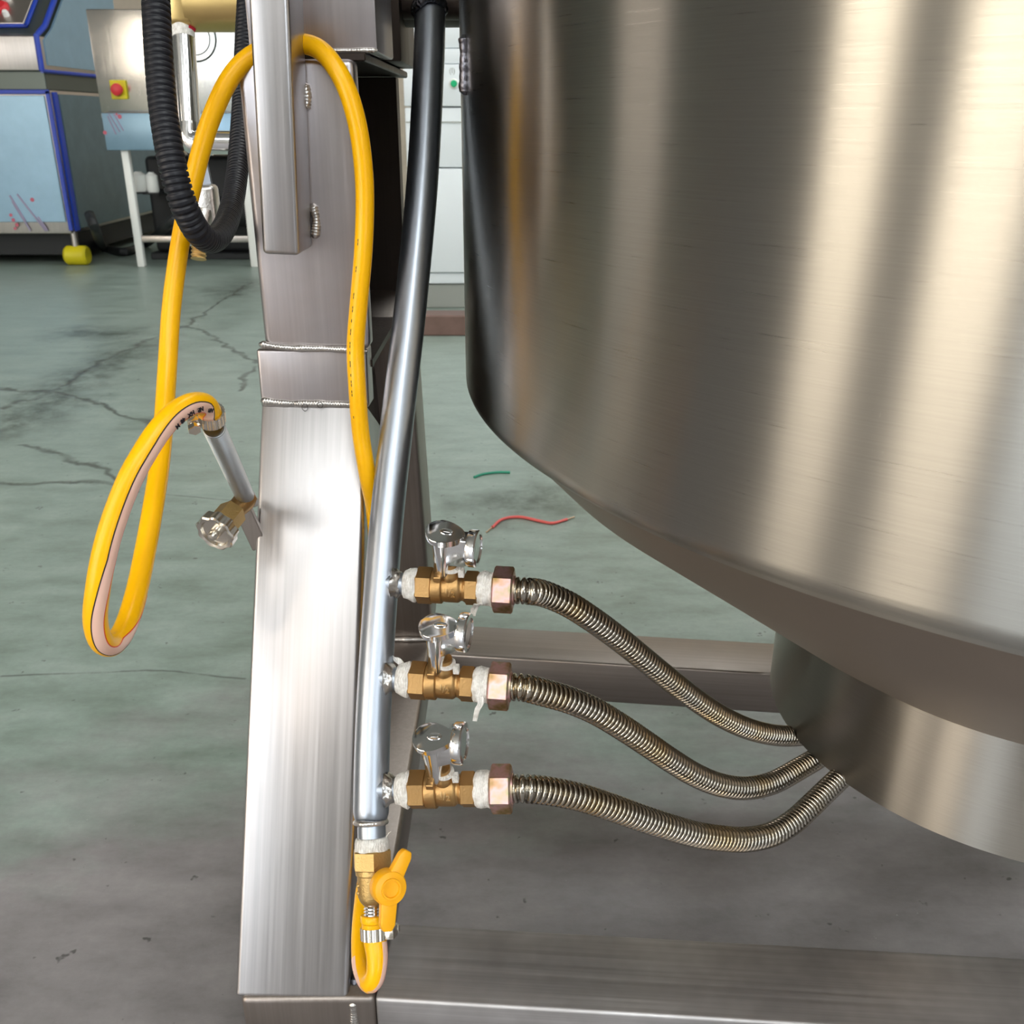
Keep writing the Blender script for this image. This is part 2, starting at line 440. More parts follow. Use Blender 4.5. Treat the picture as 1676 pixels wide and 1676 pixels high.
# upright rectangular bar welded to the face of the post
yb = PD - .052
bA = (WY(429, 414, yb) + WY(490, 421, yb)) / 2; bB = (WY(408, -60, yb) + WY(470, -60, yb)) / 2
bw = (WY(489, 414, yb) - WY(429, 414, yb)).length
bT = (WY(404, -60, yb) + WY(469, -60, yb)) / 2
bar = beam('upright_bar', bA, V(bT.x, yb, bT.z), bw, .0515, XR, M['steel_tube'], fr, .0035)
xb = bA.x + bw/2 + .001
for (ya, yb2) in ((135, 180), (333, 390)):
    weld([V(xb+.0015, PD-.001, WY(500, ya, PD).z), V(xb+.0035, PD-.0012, WY(500, (ya+yb2)/2, PD).z), V(xb+.0015, PD-.001, WY(500, yb2, PD).z)], .0036, parent=fr)
# plate on top of the post, and the bearing housing standing on it
xp = W(597, 97, .71).x
link('top_plate', finish(boxbm(-.205, xp, .79, 1.10, ztop-.001, ztop+.005, .001, 1)), M['mill_steel'], fr)
hx = WY(617, 60, .80).x
link('bearing_housing', finish(boxbm(-.20, hx, .80, .905, ztop+.006, ztop+.12, .002, 2)), M['steel_plate'], fr)
link('bearing_block', finish(boxbm(-.19, -.098, .93, 1.06, ztop+.006, ztop+.13, .002, 2)), M['mill_steel'], fr)
weld([V(-.195, .799, ztop+.007), V(-.15, .799, ztop+.0065), V(hx, .799, ztop+.007)], .0018, parent=fr)

# ------------------------------------------------------------------ kettle
KX, KY, KR, KZ, SR, SZ1, SZ0 = .5285, .85, .570, .6048, .2462, .3684, .252
kt = thing('cooking_kettle', 'large round brushed stainless steel kettle above the floor beams', 'kettle', (KX, KY, SZ0))
def kettle_mat(name, tone, rough, aniso):
    t = NT(name)
    sc = t.coord((1, 1, 1))
    tc = t.n('ShaderNodeTexCoord').outputs['Object']
    # polar coordinates so the brushing runs around the pan
    sep = t.n('ShaderNodeSeparateXYZ'); t.put(sep.inputs[0], tc)
    ang = t.math('ARCTAN2', sep.outputs[1], sep.outputs[0])
    cmb = t.n('ShaderNodeCombineXYZ'); t.put(cmb.inputs[0], t.math('MULTIPLY', ang, 7)); t.put(cmb.inputs[1], t.math('MULTIPLY', sep.outputs[2], 900))
    line = t.noise(cmb.outputs[0], 1.0, 5, .65)
    big = t.noise(sc, 5, 4, .6)
    col = t.mix(t.rng(line, .3, .7, 0, 1), tuple(c*.93 for c in tone), tuple(min(1, c*1.06) for c in tone))
    col = t.mix(t.rng(big, .35, .7, 0, .25), col, tuple(c*.86 for c in tone))
    tg = t.n('ShaderNodeTangent', direction_type='RADIAL', axis='Z')
    chips = t.noise(t.coord((1, 1, .35)), 210, 2, .8)
    col = t.mix(t.rng(chips, .76, .80, 0, .6), col, tuple(min(1, c*1.25) for c in tone))
    t.set(base=col, metal=1.0, rough=t.rng(line, .25, .75, rough-.03, rough+.05), aniso=aniso, arot=.25, tan=tg.outputs[0])
    t.bump(line, .05, .0004)
    return t.m
M['kettle'] = kettle_mat('circumferentially brushed stainless', s2l((164, 161, 154)), .29, 1.0)
M['skirt'] = kettle_mat('brushed stainless burner skirt', s2l((168, 163, 155)), .35, .95)
M['cone'] = kettle_mat('dull stainless cone', s2l((168, 156, 144)), .42, .4)
rk = .016
prof = [(KR, 1.25), (KR, 1.0), (KR, .8)]
prof += [(KR, KZ + rk)]
for k in range(1, 10):
    a = PI/2*k/9 * .62
    prof.append((KR - rk*(1-math.cos(a)), KZ + rk - rk*math.sin(a)))
e0 = prof[-1]
body = [(r, z-SZ0) for r, z in prof]
body += [(e0[0]-.010, e0[1]-SZ0-.0075)]
link('pan_wall', finish(lathe(body, 256, False), True, 50), M['kettle'], kt, Matrix.Translation((KX, KY, SZ0)))
cone = [(e0[0]-.006, e0[1]-.0025), (e0[0]-.02, e0[1]-.0145), (.50, .5485), (.40, .475), (.30, .401), (SR+.004, SZ1-.001), (SR, SZ1-.002), (SR-.01, SZ1-.004)]
cone = [(r, z-SZ0) for r, z in cone]
link('pan_bottom', finish(lathe(cone, 256, False), True, 50), M['cone'], kt, Matrix.Translation((KX, KY, SZ0)))
sk = [(SR, SZ1+.02), (SR, SZ0), (SR-.0025, SZ0), (SR-.0025, SZ1+.02)]
link('burner_skirt', finish(lathe([(r, z-SZ0) for r, z in sk], 256, False), True, 50), M['skirt'], kt, Matrix.Translation((KX, KY, SZ0)))
link('weld_seam', finish(lathe([(SR+.0015*math.cos(a), SZ1-SZ0+.0005+.0018*math.sin(a)) for a in [k*PI/4 for k in range(9)]], 256, False)), M['cone'], kt, Matrix.Translation((KX, KY, SZ0)))
# burner inside the skirt
link('burner_ring', finish(lathe([(.10, .02), (.10, .05), (.14, .05), (.14, .02), (.10, .02)], 64, False)), M['mill_steel'], kt, Matrix.Translation((KX, KY, SZ0)))
# trunnion shaft into the bearing
def cyl_between(name, a, b, r, m, parent, seg=32):
    return link(name, finish(sweep([a, a.lerp(b, .5), b], r, seg)), m, parent)
cyl_between('trunnion_shaft', V(-.103, .985, .955), V(-.036, .985, .955), .046, M['mill_steel'], kt)
cyl_between('trunnion_flange', V(-.052, .90, 1.00), V(-.028, .90, 1.00), .08, M['mill_steel'], kt) if False else None
Pp = []
for k in range(14):
    z = WY(760, 50 + k*8, .72).z; Pp.append(V(KX - KR*math.cos(.17) - .0005, KY - KR*math.sin(.17), z))
weld(Pp, .004, 'weld_bead', 'weld_dark', kt, pitch=.006)

# ------------------------------------------------------------------ gas manifold pipe
def galv(name, tone, rough=.26):
    t = NT(name); line = t.noise(t.coord((90, 90, 5)), 1, 4, .6); sp = t.noise(t.coord(), 160, 5, .7); big = t.noise(t.coord(), 9, 3, .5)
    col = t.mix(t.rng(line, .3, .7, 0, 1), tuple(c*.93 for c in tone), tone)
    t.set(base=col, metal=1, rough=t.rng(sp, .3, .7, rough-.02, rough+.05)); t.bump(sp, .03, .0003); return t.m
M['galv'] = galv('galvanised pipe zinc', s2l((174, 181, 192)), .34)
def pipe_depth(py): return .82 + (py-100)/(1250-100)*(.72-.82)
pc = [(704, 8), (702, 100), (691, 300), (672, 500), (656, 640), (636, 820), (624, 960), (614, 1115), (609, 1230), (607, 1348)]
ppts = catmull([W(x, y, pipe_depth(y)) for x, y in pc], 10)
ppts, _ = resample(ppts, .008)
mp = thing('gas_manifold_pipe', 'leaning galvanised steel pipe with three side outlets, between post and kettle', 'pipe', tuple(ppts[-1]))
RP = .0134
PM = axis_frame(ppts[-1], ppts[0]-ppts[-1], XR)
PL = sum((b-a).length for a, b in zip(ppts, ppts[1:]))
ppf, _ = resample(ppts, .002)
link('pipe_run', finish(xf(sweep(ppf, lambda i, s: RP - .0028*max(0, (s-PL+.009)/.009)**1.6, 48), PM.inverted())), M['galv'], mp, PM)
def ring_weld(c, ax, r, rr, parent, m='weld_dark'):
    mwx = axis_frame(c, ax, XR if abs(ax.normalized().x) < .9 else ZU)
    pts = [mwx @ V((r)*math.cos(a), (r)*math.sin(a), 0) for a in [2*PI*k/48 for k in range(49)]]
    return weld(pts, rr, 'weld_bead', m, parent, pitch=.003)
axb = (ppts[-2]-ppts[-1]).normalized()
ring_weld(W(703, 14, .823), V(-.2, .55, .8), .0125, .0036, mp)
cyl_between('feed_pipe', W(628, 2, .85), W(772, 4, .85), .0145, M['mill_steel'], mp)
pe = W(607, 1346, .708)
ring_weld(pe, axb, .0112, .0019, mp, 'weld')
E1 = W(608, 1352, .7085); E2 = W(609, 1396, .7035)
link('threaded_nipple', finish(xf(sweep([E1, E1.lerp(E2, .5), E2], .0105, 40), Matrix())), M['galv'], mp)

M['brass'] = simple('cast brass', s2l((182, 145, 96)), .42, 1, .16, .25, 500)
M['brass_edge'] = simple('rubbed raised brass', s2l((228, 194, 140)), .3, 1, .05)
M['brass_pale'] = simple('pale sandblasted brass', s2l((204, 172, 114)), .45, 1, .1, .5, 700)
M['chrome'] = simple('polished chrome', (.82, .82, .83), .12, 1, .05, .12, 40)
M['tape'] = None
def tape_mat():
    t = NT('white thread tape'); w = t.n('ShaderNodeTexWave', i_Scale=180.0, i_Distortion=9.0, i_Detail=3.0); t.put(w.inputs['Vector'], t.coord())
    n = t.noise(t.coord(), 260, 4, .6)
    t.set(base=t.mix(t.rng(n, .35, .65, 0, 1), s2l((206, 202, 196)), s2l((240, 238, 234))), rough=.55, sss=.1); t.b.inputs['Subsurface Radius'].default_value = (.002, .002, .002)
    t.bump(t.math('ADD', w.outputs['Fac'], n), .5, .0006); return t.m
M['tape'] = tape_mat()
def zinc_nut():
    t = NT('iridescent zinc plated nut'); n = t.noise(t.coord(), 55, 3, .5); f = t.noise(t.coord(), 700, 3, .7)
    col = t.ramp(n, [(.34, s2l((150, 124, 74))), (.44, s2l((196, 160, 130))), (.55, s2l((224, 182, 184))), (.68, s2l((170, 172, 124)))])
    t.set(base=col, metal=1, rough=.42); t.bump(f, .15, .0004); return t.m
M['nut'] = zinc_nut()
def corrugated_mat():
    t = NT('corrugated stainless hose'); n = t.noise(t.coord(), 30, 3, .5)
    col = t.mix(t.rng(n, .45, .75, 0, .6), s2l((172, 166, 156)), s2l((184, 158, 104)))
    t.set(base=col, metal=1, rough=.16); return t.m
M['corr'] = corrugated_mat()

def rough_lathe(prof, seg, amp, seed):
    bm = lathe(prof, seg); rnd = random.Random(seed)
    ph = [rnd.random()*6 for _ in range(6)]
    for v in bm.verts:
        a = math.atan2(v.co.y, v.co.x); r = math.hypot(v.co.x, v.co.y)
        if r > .004:
            k = 1 + amp*(math.sin(3*a+ph[0]+v.co.z*700) + .7*math.sin(5*a+ph[1]-v.co.z*1500) + .5*math.sin(9*a+ph[2]+v.co.z*2500))
            v.co.x *= k; v.co.y *= k
    return bm
def hexbm(r, z0, z1, ch=.0012):
    """hexagon prism along local Z with chamfered corners; r across corners / 2"""
    bm = bmesh.new(); R = [(r-ch, z0), (r, z0+ch*.8), (r, z1-ch*.8), (r-ch, z1)]; rings = []
    for rr, z in R: rings.append([bm.verts.new((rr*math.cos(PI/3*k+PI/6), rr*math.sin(PI/3*k+PI/6), z)) for k in range(6)])
    for a, b in zip(rings, rings[1:]):
        for k in range(6): bm.faces.new((a[k], a[(k+1) % 6], b[(k+1) % 6], b[k]))
    bm.faces.new(rings[0][::-1]); bm.faces.new(rings[-1]); return bm
TOX = Matrix(((0, 0, 1, 0), (0, 1, 0, 0), (-1, 0, 0, 0), (0, 0, 0, 1)))   # local Z axis -> +X
def text_bm(s, size, ext, bold=.0):
    cu = bpy.data.curves.new('t', 'FONT'); cu.body = s; cu.size = size; cu.extrude = ext; cu.align_x = 'CENTER'; cu.align_y = 'CENTER'; cu.offset = bold
    ob = bpy.data.objects.new('t', cu); C.objects.link(ob)
    dg = bpy.context.evaluated_depsgraph_get(); me = bpy.data.meshes.new_from_object(ob.evaluated_get(dg))
    bm = bmesh.new(); bm.from_mesh(me); bpy.data.objects.remove(ob); bpy.data.curves.remove(cu); bpy.data.meshes.remove(me); return bm
VG = 'brass ball valves on the manifold pipe'
VL = ['topmost brass ball valve with chrome butterfly handle on the galvanised pipe',
      'middle of three brass ball valves on the pipe, white tape hanging from its end',
      'lowest of the three brass ball valves with chrome butterfly handles on the pipe']
VP = [((645, 955), (838, 966), 960), ((634, 1110), (833, 1124), 1115), ((634, 1292), (838, 1291), 1293)]
HX = [(683, 784), (672, 777), (671, 779)]
valve_axes = []
parts_cache = {}
def build_valve(idx):
    (x0, y0), (x1, y1), pyc = VP[idx]
    dep = pipe_depth(pyc) - .004
    a = W(x0, y0, dep); b = W(x1, y1, dep - .010)
    ax = (b-a).normalized()
    up0 = V(0, -.20, 1) if idx != 1 else V(0, -.16, 1)
    up = (up0 - ax*up0.dot(ax)).normalized(); bk = up.cross(ax)           # x=axis, y=back, z=up
    def at(px): return (W(px, y0+(y1-y0)*(px-x0)/(x1-x0), dep-.010*(px-x0)/(x1-x0))-a).dot(ax)
    h0, h1 = at(HX[idx][0]), at(HX[idx][1])
    o = a + ax*h0; mw = basis(o, ax, bk, up)
    L = h1-h0; valve_axes.append((mw, L, a, ax, h0, at))
    t = thing('ball_valve', VL[idx], 'valve', group=VG, mw=mw)
    ident = mw
    def P(name, bm, m, sm=True, ang=30, par=t): return link(name, finish(bm, sm, ang), M[m], par, ident)
    s = L/.050
    # cast body: left hex, round bonnet, waist, right hex
    prof = [(.0118, .0125), (.0138, .0128), (.0140, .0138), (.0140, .0205), (.0134, .0212), (.0122, .0216), (.0122, .0225), (.0125, .0235),
            (.0125, .0335), (.0122, .0345), (.0108, .0362), (.0108, .0375), (.0118, .0392), (.0118, .0405)]
    body = xf(lathe([(r*s, z*s) for r, z in prof], 48), TOX)
    P('body', merge(body, xf(hexbm(.0150*s, 0, .0130*s), TOX), xf(hexbm(.0138*s, .0392*s, L), TOX)), 'brass')
    bon = xf(lathe([(.0075, .008), (.0078, .0125), (.0070, .0150), (.0062, .0165), (.0062, .024)], 32), Matrix.Translation((.0272*s, 0, 0)))
    stop = boxbm(.0155, .0215, -.011, -.004, .0118, .0165, .0006, 1)
    P('stem', merge(bon, stop), 'brass')
    # chrome handle: column, rounded leaf on top and a second leaf turned to the right
    cx = .0222*s
    dx, dz_, dr = ((.0205, .0385, .0145), (.0175, .0500, .0150), (.0175, .0495, .0155))[idx]
    topz = (.0500, .0530, .0545)[idx]
    col = bmesh.new(); rings = []
    for z, rx, ry in ((.0125, .0066, .0072), (.016, .0072, .0080), (.036, .0076, .0086), (topz, .0092, .0098)):
        rings.append([col.verts.new((cx + rx*math.cos(q) + (z-.016)*.03, ry*math.sin(q), z)) for q in [2*PI*k/28 for k in range(28)]])
    for r1, r2 in zip(rings, rings[1:]):
        for k in range(28): col.faces.new((r1[k], r1[(k+1) % 28], r2[(k+1) % 28], r2[k]))
    col.faces.new(rings[0][::-1]); col.faces.new(rings[-1])
    def leaf(lx, ly, th, n=40, pt=.28):
        pts = []
        for k in range(n):
            q = 2*PI*k/n; x = lx*math.cos(q); y = ly*math.sin(q)*(1 - pt*math.cos(q))
            pts.append((x, y))
        return polyprism(pts, 0, th, min(th*.3, .0013))
    ML = Matrix.Translation((cx+.0035, -.001, topz-.002)) @ Matrix.Rotation(math.radians((7, -2, 0)[idx]), 4, 'Y') @ Matrix.Rotation(math.radians(9), 4, 'X')
    top = xf(leaf(.0150, .0118, .0055), ML)
    # web joining column and right disc
    wp = [(cx-.002, topz-.001), (cx+dx+.002, min(topz-.001, dz_+dr*.85)), (cx+dx+.002, dz_-dr*.86), (cx+dx-.004, dz_-dr*.80), (cx+.004, topz-.024), (cx-.002, topz-.024)]
    neck = xf(polyprism([(p[0], p[1]) for p in wp], -.0072, .0072, .0016), Matrix(((1, 0, 0, 0), (0, 0, 1, 0), (0, 1, 0, 0), (0, 0, 0, 1))))
    disc = xf(lathe([(dr*.80, 0), (dr*.96, .0006), (dr, .002), (dr, .0068), (dr*.95, .0078), (dr*.76, .0082), (dr*.72, .0072)], 44), Matrix.Translation((cx+dx, 0, dz_)) @ Matrix.Rotation(math.radians(-6), 4, 'Z') @ TOX)
    hd = P('handle', merge(col, top, neck, disc), 'chrome', True, 32)
    # oval recess and raised mark on the leaf
    mk = merge(xf(lathe([(.0036, 0), (.0040, .0004), (.0036, .0008), (.0030, .0006)], 28), Matrix.Diagonal((1.35, .8, 1, 1))), boxbm(-.0026, .0026, -.0007, .0007, .0002, .0009, .0002, 1))
    xf(mk, ML @ Matrix.Translation((.001, 0, .0053)))
    link('emblem', finish(mk, True, 30), M['chrome'], hd, ident)
    P('washer', xf(merge(lathe([(.0072, 0), (.0072, .0022)], 24), boxbm(.006, .0105, -.006, -.001, -.004, .003, .0004, 1)), Matrix.Translation((.0290*s, -.001, .0185))), 'tape')
    # raised size mark on the front of the body
    fdir = (CAM - (o + ax*.028)).normalized()
    loc = mw.inverted().to_3x3() @ fdir; angx = math.atan2(loc.z, -loc.y)
    tb = merge(xf(text_bm('1', .0058, .0006, .00012), Matrix.Translation((-.0024, .0012, 0))), xf(text_bm('/', .0075, .0006, .00012), Matrix.Translation((-.0002, -.0003, 0))),
               xf(text_bm('2', .0064, .0006, .00012), Matrix.Translation((.0024, -.0016, 0))))
    bmesh.ops.triangulate(tb, faces=tb.faces); bmesh.ops.subdivide_edges(tb, edges=[e for e in tb.edges if e.calc_length() > .0018], cuts=2)
    Rb = .0125*s
    for v in tb.verts:
        th_ = v.co.y/Rb + angx - .42; w_ = Rb + v.co.z + .0001
        v.co = V(.0285*s + v.co.x, -w_*math.cos(th_), w_*math.sin(th_))
    P('size_mark', tb, 'brass_edge', False)
    # nipple, tape both sides
    P('thread_tape', xf(rough_lathe([(.0096*s, -.0105), (.0108*s, -.0098), (.0126*s, -.0062), (.0137*s, -.003), (.0139*s, -.001), (.0128*s, .0006)], 40, .028, idx), TOX), 'tape')
    P('thread_tape', xf(rough_lathe([(.0118*s, -.001), (.0134*s, .0008), (.0140*s, .004), (.0134*s, .008), (.0136*s, .0108), (.0115*s, .0118)], 40, .03, idx+9), Matrix.Translation((L, 0, 0)) @ TOX), 'tape')
    return t, mw, a, ax, h0, at, L, s
outlets = []
for i in range(3):
    t, mw, a, ax, h0, at, L, s = build_valve(i)
    outlets.append((mw, a, ax, h0, at, L, s))
    # outlet stub welded to the manifold
    py = VP[i][2]; pcen = min(ppts, key=lambda p: ((a - p) - ax*(a-p).dot(ax)).length)
    s0 = a + ax*(-.012); s1 = a + ax*(h0-.001)
    link('outlet_stub', finish(sweep([s0, s0.lerp(s1, .5), s1], .0088, 32)), M['galv'], mp)
    fil = [(.0128, .0), (.0118, .002), (.0103, .0045), (.0090, .0065)]
    mf = axis_frame(a + ax*-.0008, ax, ZU)
    fb_ = rough_lathe([(.001, -.004)] + fil, 40, .085, i+30)
    link('weld_bead', finish(fb_, True, 60), M['weld'], mp, mf)
# loose ends of tape
def ribbon(pts, w, wd, m, name, parent):
    P = catmull(pts, 8); bm = bmesh.new(); prev = None
    for k, p in enumerate(P):
        u = k/(len(P)-1); ww = w*(1-.45*u); q = (wd + V(0, .4*math.sin(6*u), 0)).normalized()
        vs = [bm.verts.new(p+q*ww/2+V(0, -.0003, 0)), bm.verts.new(p-q*ww/2+V(0, -.0003, 0)), bm.verts.new(p-q*ww/2+V(0, .0003, 0)), bm.verts.new(p+q*ww/2+V(0, .0003, 0))]
        if prev:
            for j in range(4): bm.faces.new((prev[j], prev[(j+1) % 4], vs[(j+1) % 4], vs[j]))
        else: bm.faces.new(vs)
        prev = vs
    bm.faces.new(prev[::-1]); return link(name, finish(bm, True, 60), M[m], parent)
valves = [o for o in C.objects if o.name.startswith('ball_valve')]
dd = pipe_depth(1124)-.022
ribbon([W(783, 1135, dd), W(787, 1150, dd-.002), W(781, 1162, dd-.002), W(777, 1180, dd-.001)], .006, XR, 'tape', 'loose_tape', valves[1])
dd = pipe_depth(966)-.02
ribbon([W(783, 988, dd), W(776, 997, dd+.004), W(774, 1008, dd+.008)], .007, XR, 'tape', 'loose_tape', valves[0])
dd = pipe_depth(1095)-.004
ribbon([W(664, 1098, dd), W(655, 1084, dd), W(645, 1078, dd+.002), W(641, 1074, dd+.004)], .006, V(.3, 0, 1).normalized(), 'tape', 'loose_tape', valves[1])

# ------------------------------------------------------------------ corrugated gas hoses
HP = [
 [(840, 966), (891, 972), (932, 990), (974, 1017), (1016, 1048), (1058, 1082), (1099, 1115), (1141, 1147), (1183, 1174), (1225, 1193), (1267, 1203), (1306, 1204), (1345, 1198), (1390, 1185)],
 [(835, 1125), (891, 1134), (932, 1146), (974, 1164), (1016, 1189), (1058, 1217), (1099, 1245), (1141, 1270), (1180, 1285), (1221, 1290), (1265, 1281), (1310, 1257), (1342, 1238), (1375, 1216), (1400, 1195)],
 [(840, 1290), (900, 1295), (950, 1305), (1000, 1321), (1050, 1339), (1100, 1355), (1140, 1366), (1180, 1372), (1221, 1374), (1262, 1366), (1297, 1346), (1327, 1319), (1355, 1292), (1380, 1268), (1405, 1240), (1425, 1215)]]
HD = [(.731, .98, 11), (.714, .949, 12), (.699, .91, 13)]     # distance at the nut, at the skirt, index there
HLB = ['upper corrugated metal gas hose running down from the topmost brass valve to the kettle skirt',
       'middle corrugated metal gas hose from the middle brass valve to the kettle skirt',
       'lower corrugated metal gas hose sagging lowest, from the bottom brass valve to the kettle skirt']
for i in range(3):
    mw, a, ax, h0, at, L, s = outlets[i]
    noff = at(HX[i][1]) + .0115
    n0 = a + ax*noff
    ar = [0]
    for p_, q_ in zip(HP[i], HP[i][1:]): ar.append(ar[-1] + math.hypot(q_[0]-p_[0], q_[1]-p_[1]))
    d0, d1, ie = HD[i]
    pts = [W(p_[0], p_[1], d0 + (d1-d0)*(ar[k]/ar[ie])**1.35) for k, p_ in enumerate(HP[i])]
    nL = .0155
    q0 = n0 + ax*(nL-.001); pts = [q0, q0+ax*.012] + pts[1:]
    P, Lh = resample(catmull(pts, 70), .0004)
    pitch = .0044; r0 = .0107
    def rad(k, s_, pitch=pitch, r0=r0):
        c = .5+.5*math.cos(2*PI*s_/pitch); return r0 - .0032*(1-c)**2.2
    t = thing('corrugated_gas_hose', HLB[i], 'hose', group='corrugated gas hoses to the kettle', mw=Matrix.Translation(n0))
    link('hose_tube', finish(sweep(P, rad, 28), True, 80), M['corr'], t)
    mwn = basis(n0, ax, mw.to_3x3().col[1], mw.to_3x3().col[2])
    rotn = Matrix.Rotation(math.radians((-6, -10, -14)[i]), 4, 'X')
    link('hex_nut', finish(merge(xf(hexbm(.0182, 0, nL, .0014), rotn @ TOX), xf(lathe([(.0115, nL-.0005), (.0112, nL+.0012)], 32), TOX)), True, 25), M['nut'], t, mwn)

# ------------------------------------------------------------------ yellow hose, with its small valve at the foot of the manifold
M['yellow'] = simple('glossy yellow rubber hose', s2l((255, 188, 0)), .3, 0, .0, spec=.35)
M['pink'] = simple('pale pink printed stripe', s2l((240, 196, 176)), .28)
M['ink'] = simple('black print', s2l((30, 24, 34)), .4)
M['redline'] = simple('red edge line', s2l((226, 60, 20)), .35)
M['yplastic'] = simple('yellow plastic handle', s2l((250, 176, 4)), .34, 0, .03)
M['clamp'] = simple('nickel plated clamp', s2l((222, 216, 206)), .22, 1, .1)
HOSE = [(612.4, 1509, .6965), (613.5, 1535, .695), (617, 1568, .690), (614, 1598, .688), (604, 1608, .694), (592, 1580, .712), (590, 1530, .730), (595, 1470, .748), (604, 1400, .765), (612, 1250, .785), (616, 1100, .795), (618, 960, .803), (616, 880, .800), (612, 830, .790), (604, 790, .775), (598, 757, .768), (590, 705, .762), (585, 640, .752), (582, 570, .745), (587, 500, .735), (594, 420, .724), (597, 350, .716), (596, 290, .708), (588, 220, .698), (573, 160, .690), (552, 115, .686), (524, 82, .688), (492, 71, .696), (458, 73, .704), (428, 83, .704), (402, 99, .702), (378, 126, .702), (356, 168, .705), (336, 222, .710), (318, 290, .715), (302, 360, .72), (290, 430, .72), (280, 510, .72), (274, 600, .715), (268, 690, .70), (260, 770, .68), (249, 839, .66), (238, 900, .645), (226, 958, .63), (213, 1005, .615), (199, 1038, .60), (182, 1056, .585), (165, 1048, .57), (156, 1015, .56), (160, 965, .553), (172, 900, .55), (190, 840, .55), (212, 785, .55), (234, 745, .552), (258, 708, .557), (284, 679, .565), (310, 663, .575), (332, 661, .587), (343, 672, .597), (346, 690, .605)]
hp = [W(*p) for p in HOSE]
P, Lh = resample(catmull(hp, 16), .0025)
def hoserad(i, s):
    r = .0070
    if s < .035: r = .0070 + .0022*max(0, 1-s/.035)
    return r
SEG = 64
cum = [0]
for a_, b_ in zip(P, P[1:]): cum.append(cum[-1]+(b_-a_).length)
T_, N_ = frames(P)
sfr = []    # centre of the pale stripe on the wall, steered to the side where the photo shows it
for i, p in enumerate(P):
    u = cum[i]/cum[-1]
    vdir = (p - CAM).normalized()
    side = T_[i].cross(vdir).normalized()      # points sideways in the view
    tocam = -vdir; tocam = (tocam - T_[i]*tocam.dot(T_[i])).normalized(); side = tocam.cross(T_[i]).normalized()
    sfr.append((tocam, side, u))
kb = max((i for i in range(len(P)) if cum[i] > cum[-1]*.5), key=lambda i: (P[i]-CAM).dot(-UP)/(P[i]-CAM).dot(FW))
UB = cum[kb]/cum[-1]
def stripe_angle(i):
    tocam, side, u = sfr[i]
    # blend: near the valve end on the right; long middle hidden behind; on the front loop on the right/lower side
    if u < UB-.5: th = 62
    elif u < UB-.03: th = 125
    elif u < UB: th = 125 - 105*(u-UB+.03)/.03
    elif u < UB+.045: th = 20 - 70*(u-UB)/.045
    elif u < .955: th = -50
    else: th = -50 + 25*min(1, (u-.955)/.03)
    d = tocam*math.cos(math.radians(th)) + side*math.sin(math.radians(th))
    B = T_[i].cross(N_[i]); return math.atan2(d.dot(B), d.dot(N_[i]))
SA = [stripe_angle(i) for i in range(len(P))]
hz = thing('yellow_gas_hose', 'yellow rubber gas hose looped over the post and hanging down at its left', 'hose', mw=Matrix.Translation(P[0]))
link('hose_tube', finish(sweep(P, hoserad, SEG), True, 80), M['yellow'], hz)
def stripe(name, da, half, m, i0, i1, lift):
    bm = bmesh.new(); prev = None; n = max(2, int(half/4)+1)
    for i in range(i0, i1):
        B = T_[i].cross(N_[i]); r = hoserad(i, cum[i]); row = []
        for lf in (lift, -.0004):
            for k in range(n+1):
                q = SA[i] + math.radians(da - half + 2*half*k/n)
                row.append(bm.verts.new(P[i] + (N_[i]*math.cos(q) + B*math.sin(q))*(r+lf)))
        if prev:
            for k in range(n):
                bm.faces.new((prev[k], prev[k+1], row[k+1], row[k]))
            for k in range(n): bm.faces.new((prev[n+1+k+1], prev[n+1+k], row[n+1+k], row[n+1+k+1]))
            bm.faces.new((prev[0], row[0], row[n+1], prev[n+1])); bm.faces.new((prev[n], prev[2*n+1], row[2*n+1], row[n]))
        prev = row
    return link(name, finish(bm, True, 80), M[m], hz)
iA = next(i for i in range(len(P)) if cum[i]/cum[-1] > .02); iB = len(P)-1
iC = next(i for i in range(len(P)) if cum[i] > .075); iD = kb - 22
stripe('pale_stripe', 0, 27, 'pink', 6, iC, .00015)
stripe('red_line', -29, 2.5, 'redline', 6, iC, .0002)
stripe('pale_stripe', 0, 27, 'pink', iD, iB, .00015)
stripe('black_line', -30, 3, 'ink', iD, iB, .0002)
stripe('red_line', 29, 2.5, 'redline', iD, iB, .0002)
# illegible printed dashes along the right hand run and lettering near the end
def print_marks(i0, i1, step, da, parent, lenm, wid, name='printed_marks', pts=None):
    bm = bmesh.new(); rnd = random.Random(4); i = i0
    while i < i1:
        k = rnd.randint(1, 2)
        for j in range(k):
            ii = min(len(P)-2, i+j); tocam, side, u = sfr[ii]
            d = (tocam*math.cos(math.radians(da)) + side*math.sin(math.radians(da))).normalized()
            c = P[ii] + d*(hoserad(ii, cum[ii])+.0001); t_ = T_[ii]; w_ = t_.cross(d).normalized()
            b = boxbm(-lenm/2*rnd.uniform(.5, 1), lenm/2, -wid/2, wid/2, -.0002, .0001)
            xf(b, basis(c, t_, w_, t_.cross(w_))); merge(bm, b)
        i += k + rnd.choice(step)
    return link(name, finish(bm, False), M['ink'], parent)
def idx_of(px, py):
    best = min(range(len(P)), key=lambda i: abs((px-838)/F - (P[i]-CAM).dot(RT)/(P[i]-CAM).dot(FW)) + abs((py-838)/F + (P[i]-CAM).dot(UP)/(P[i]-CAM).dot(FW)))
    return best
print_marks(idx_of(585, 680), idx_of(595, 380), (1, 2, 6), 38, hz, .0024, .0005)
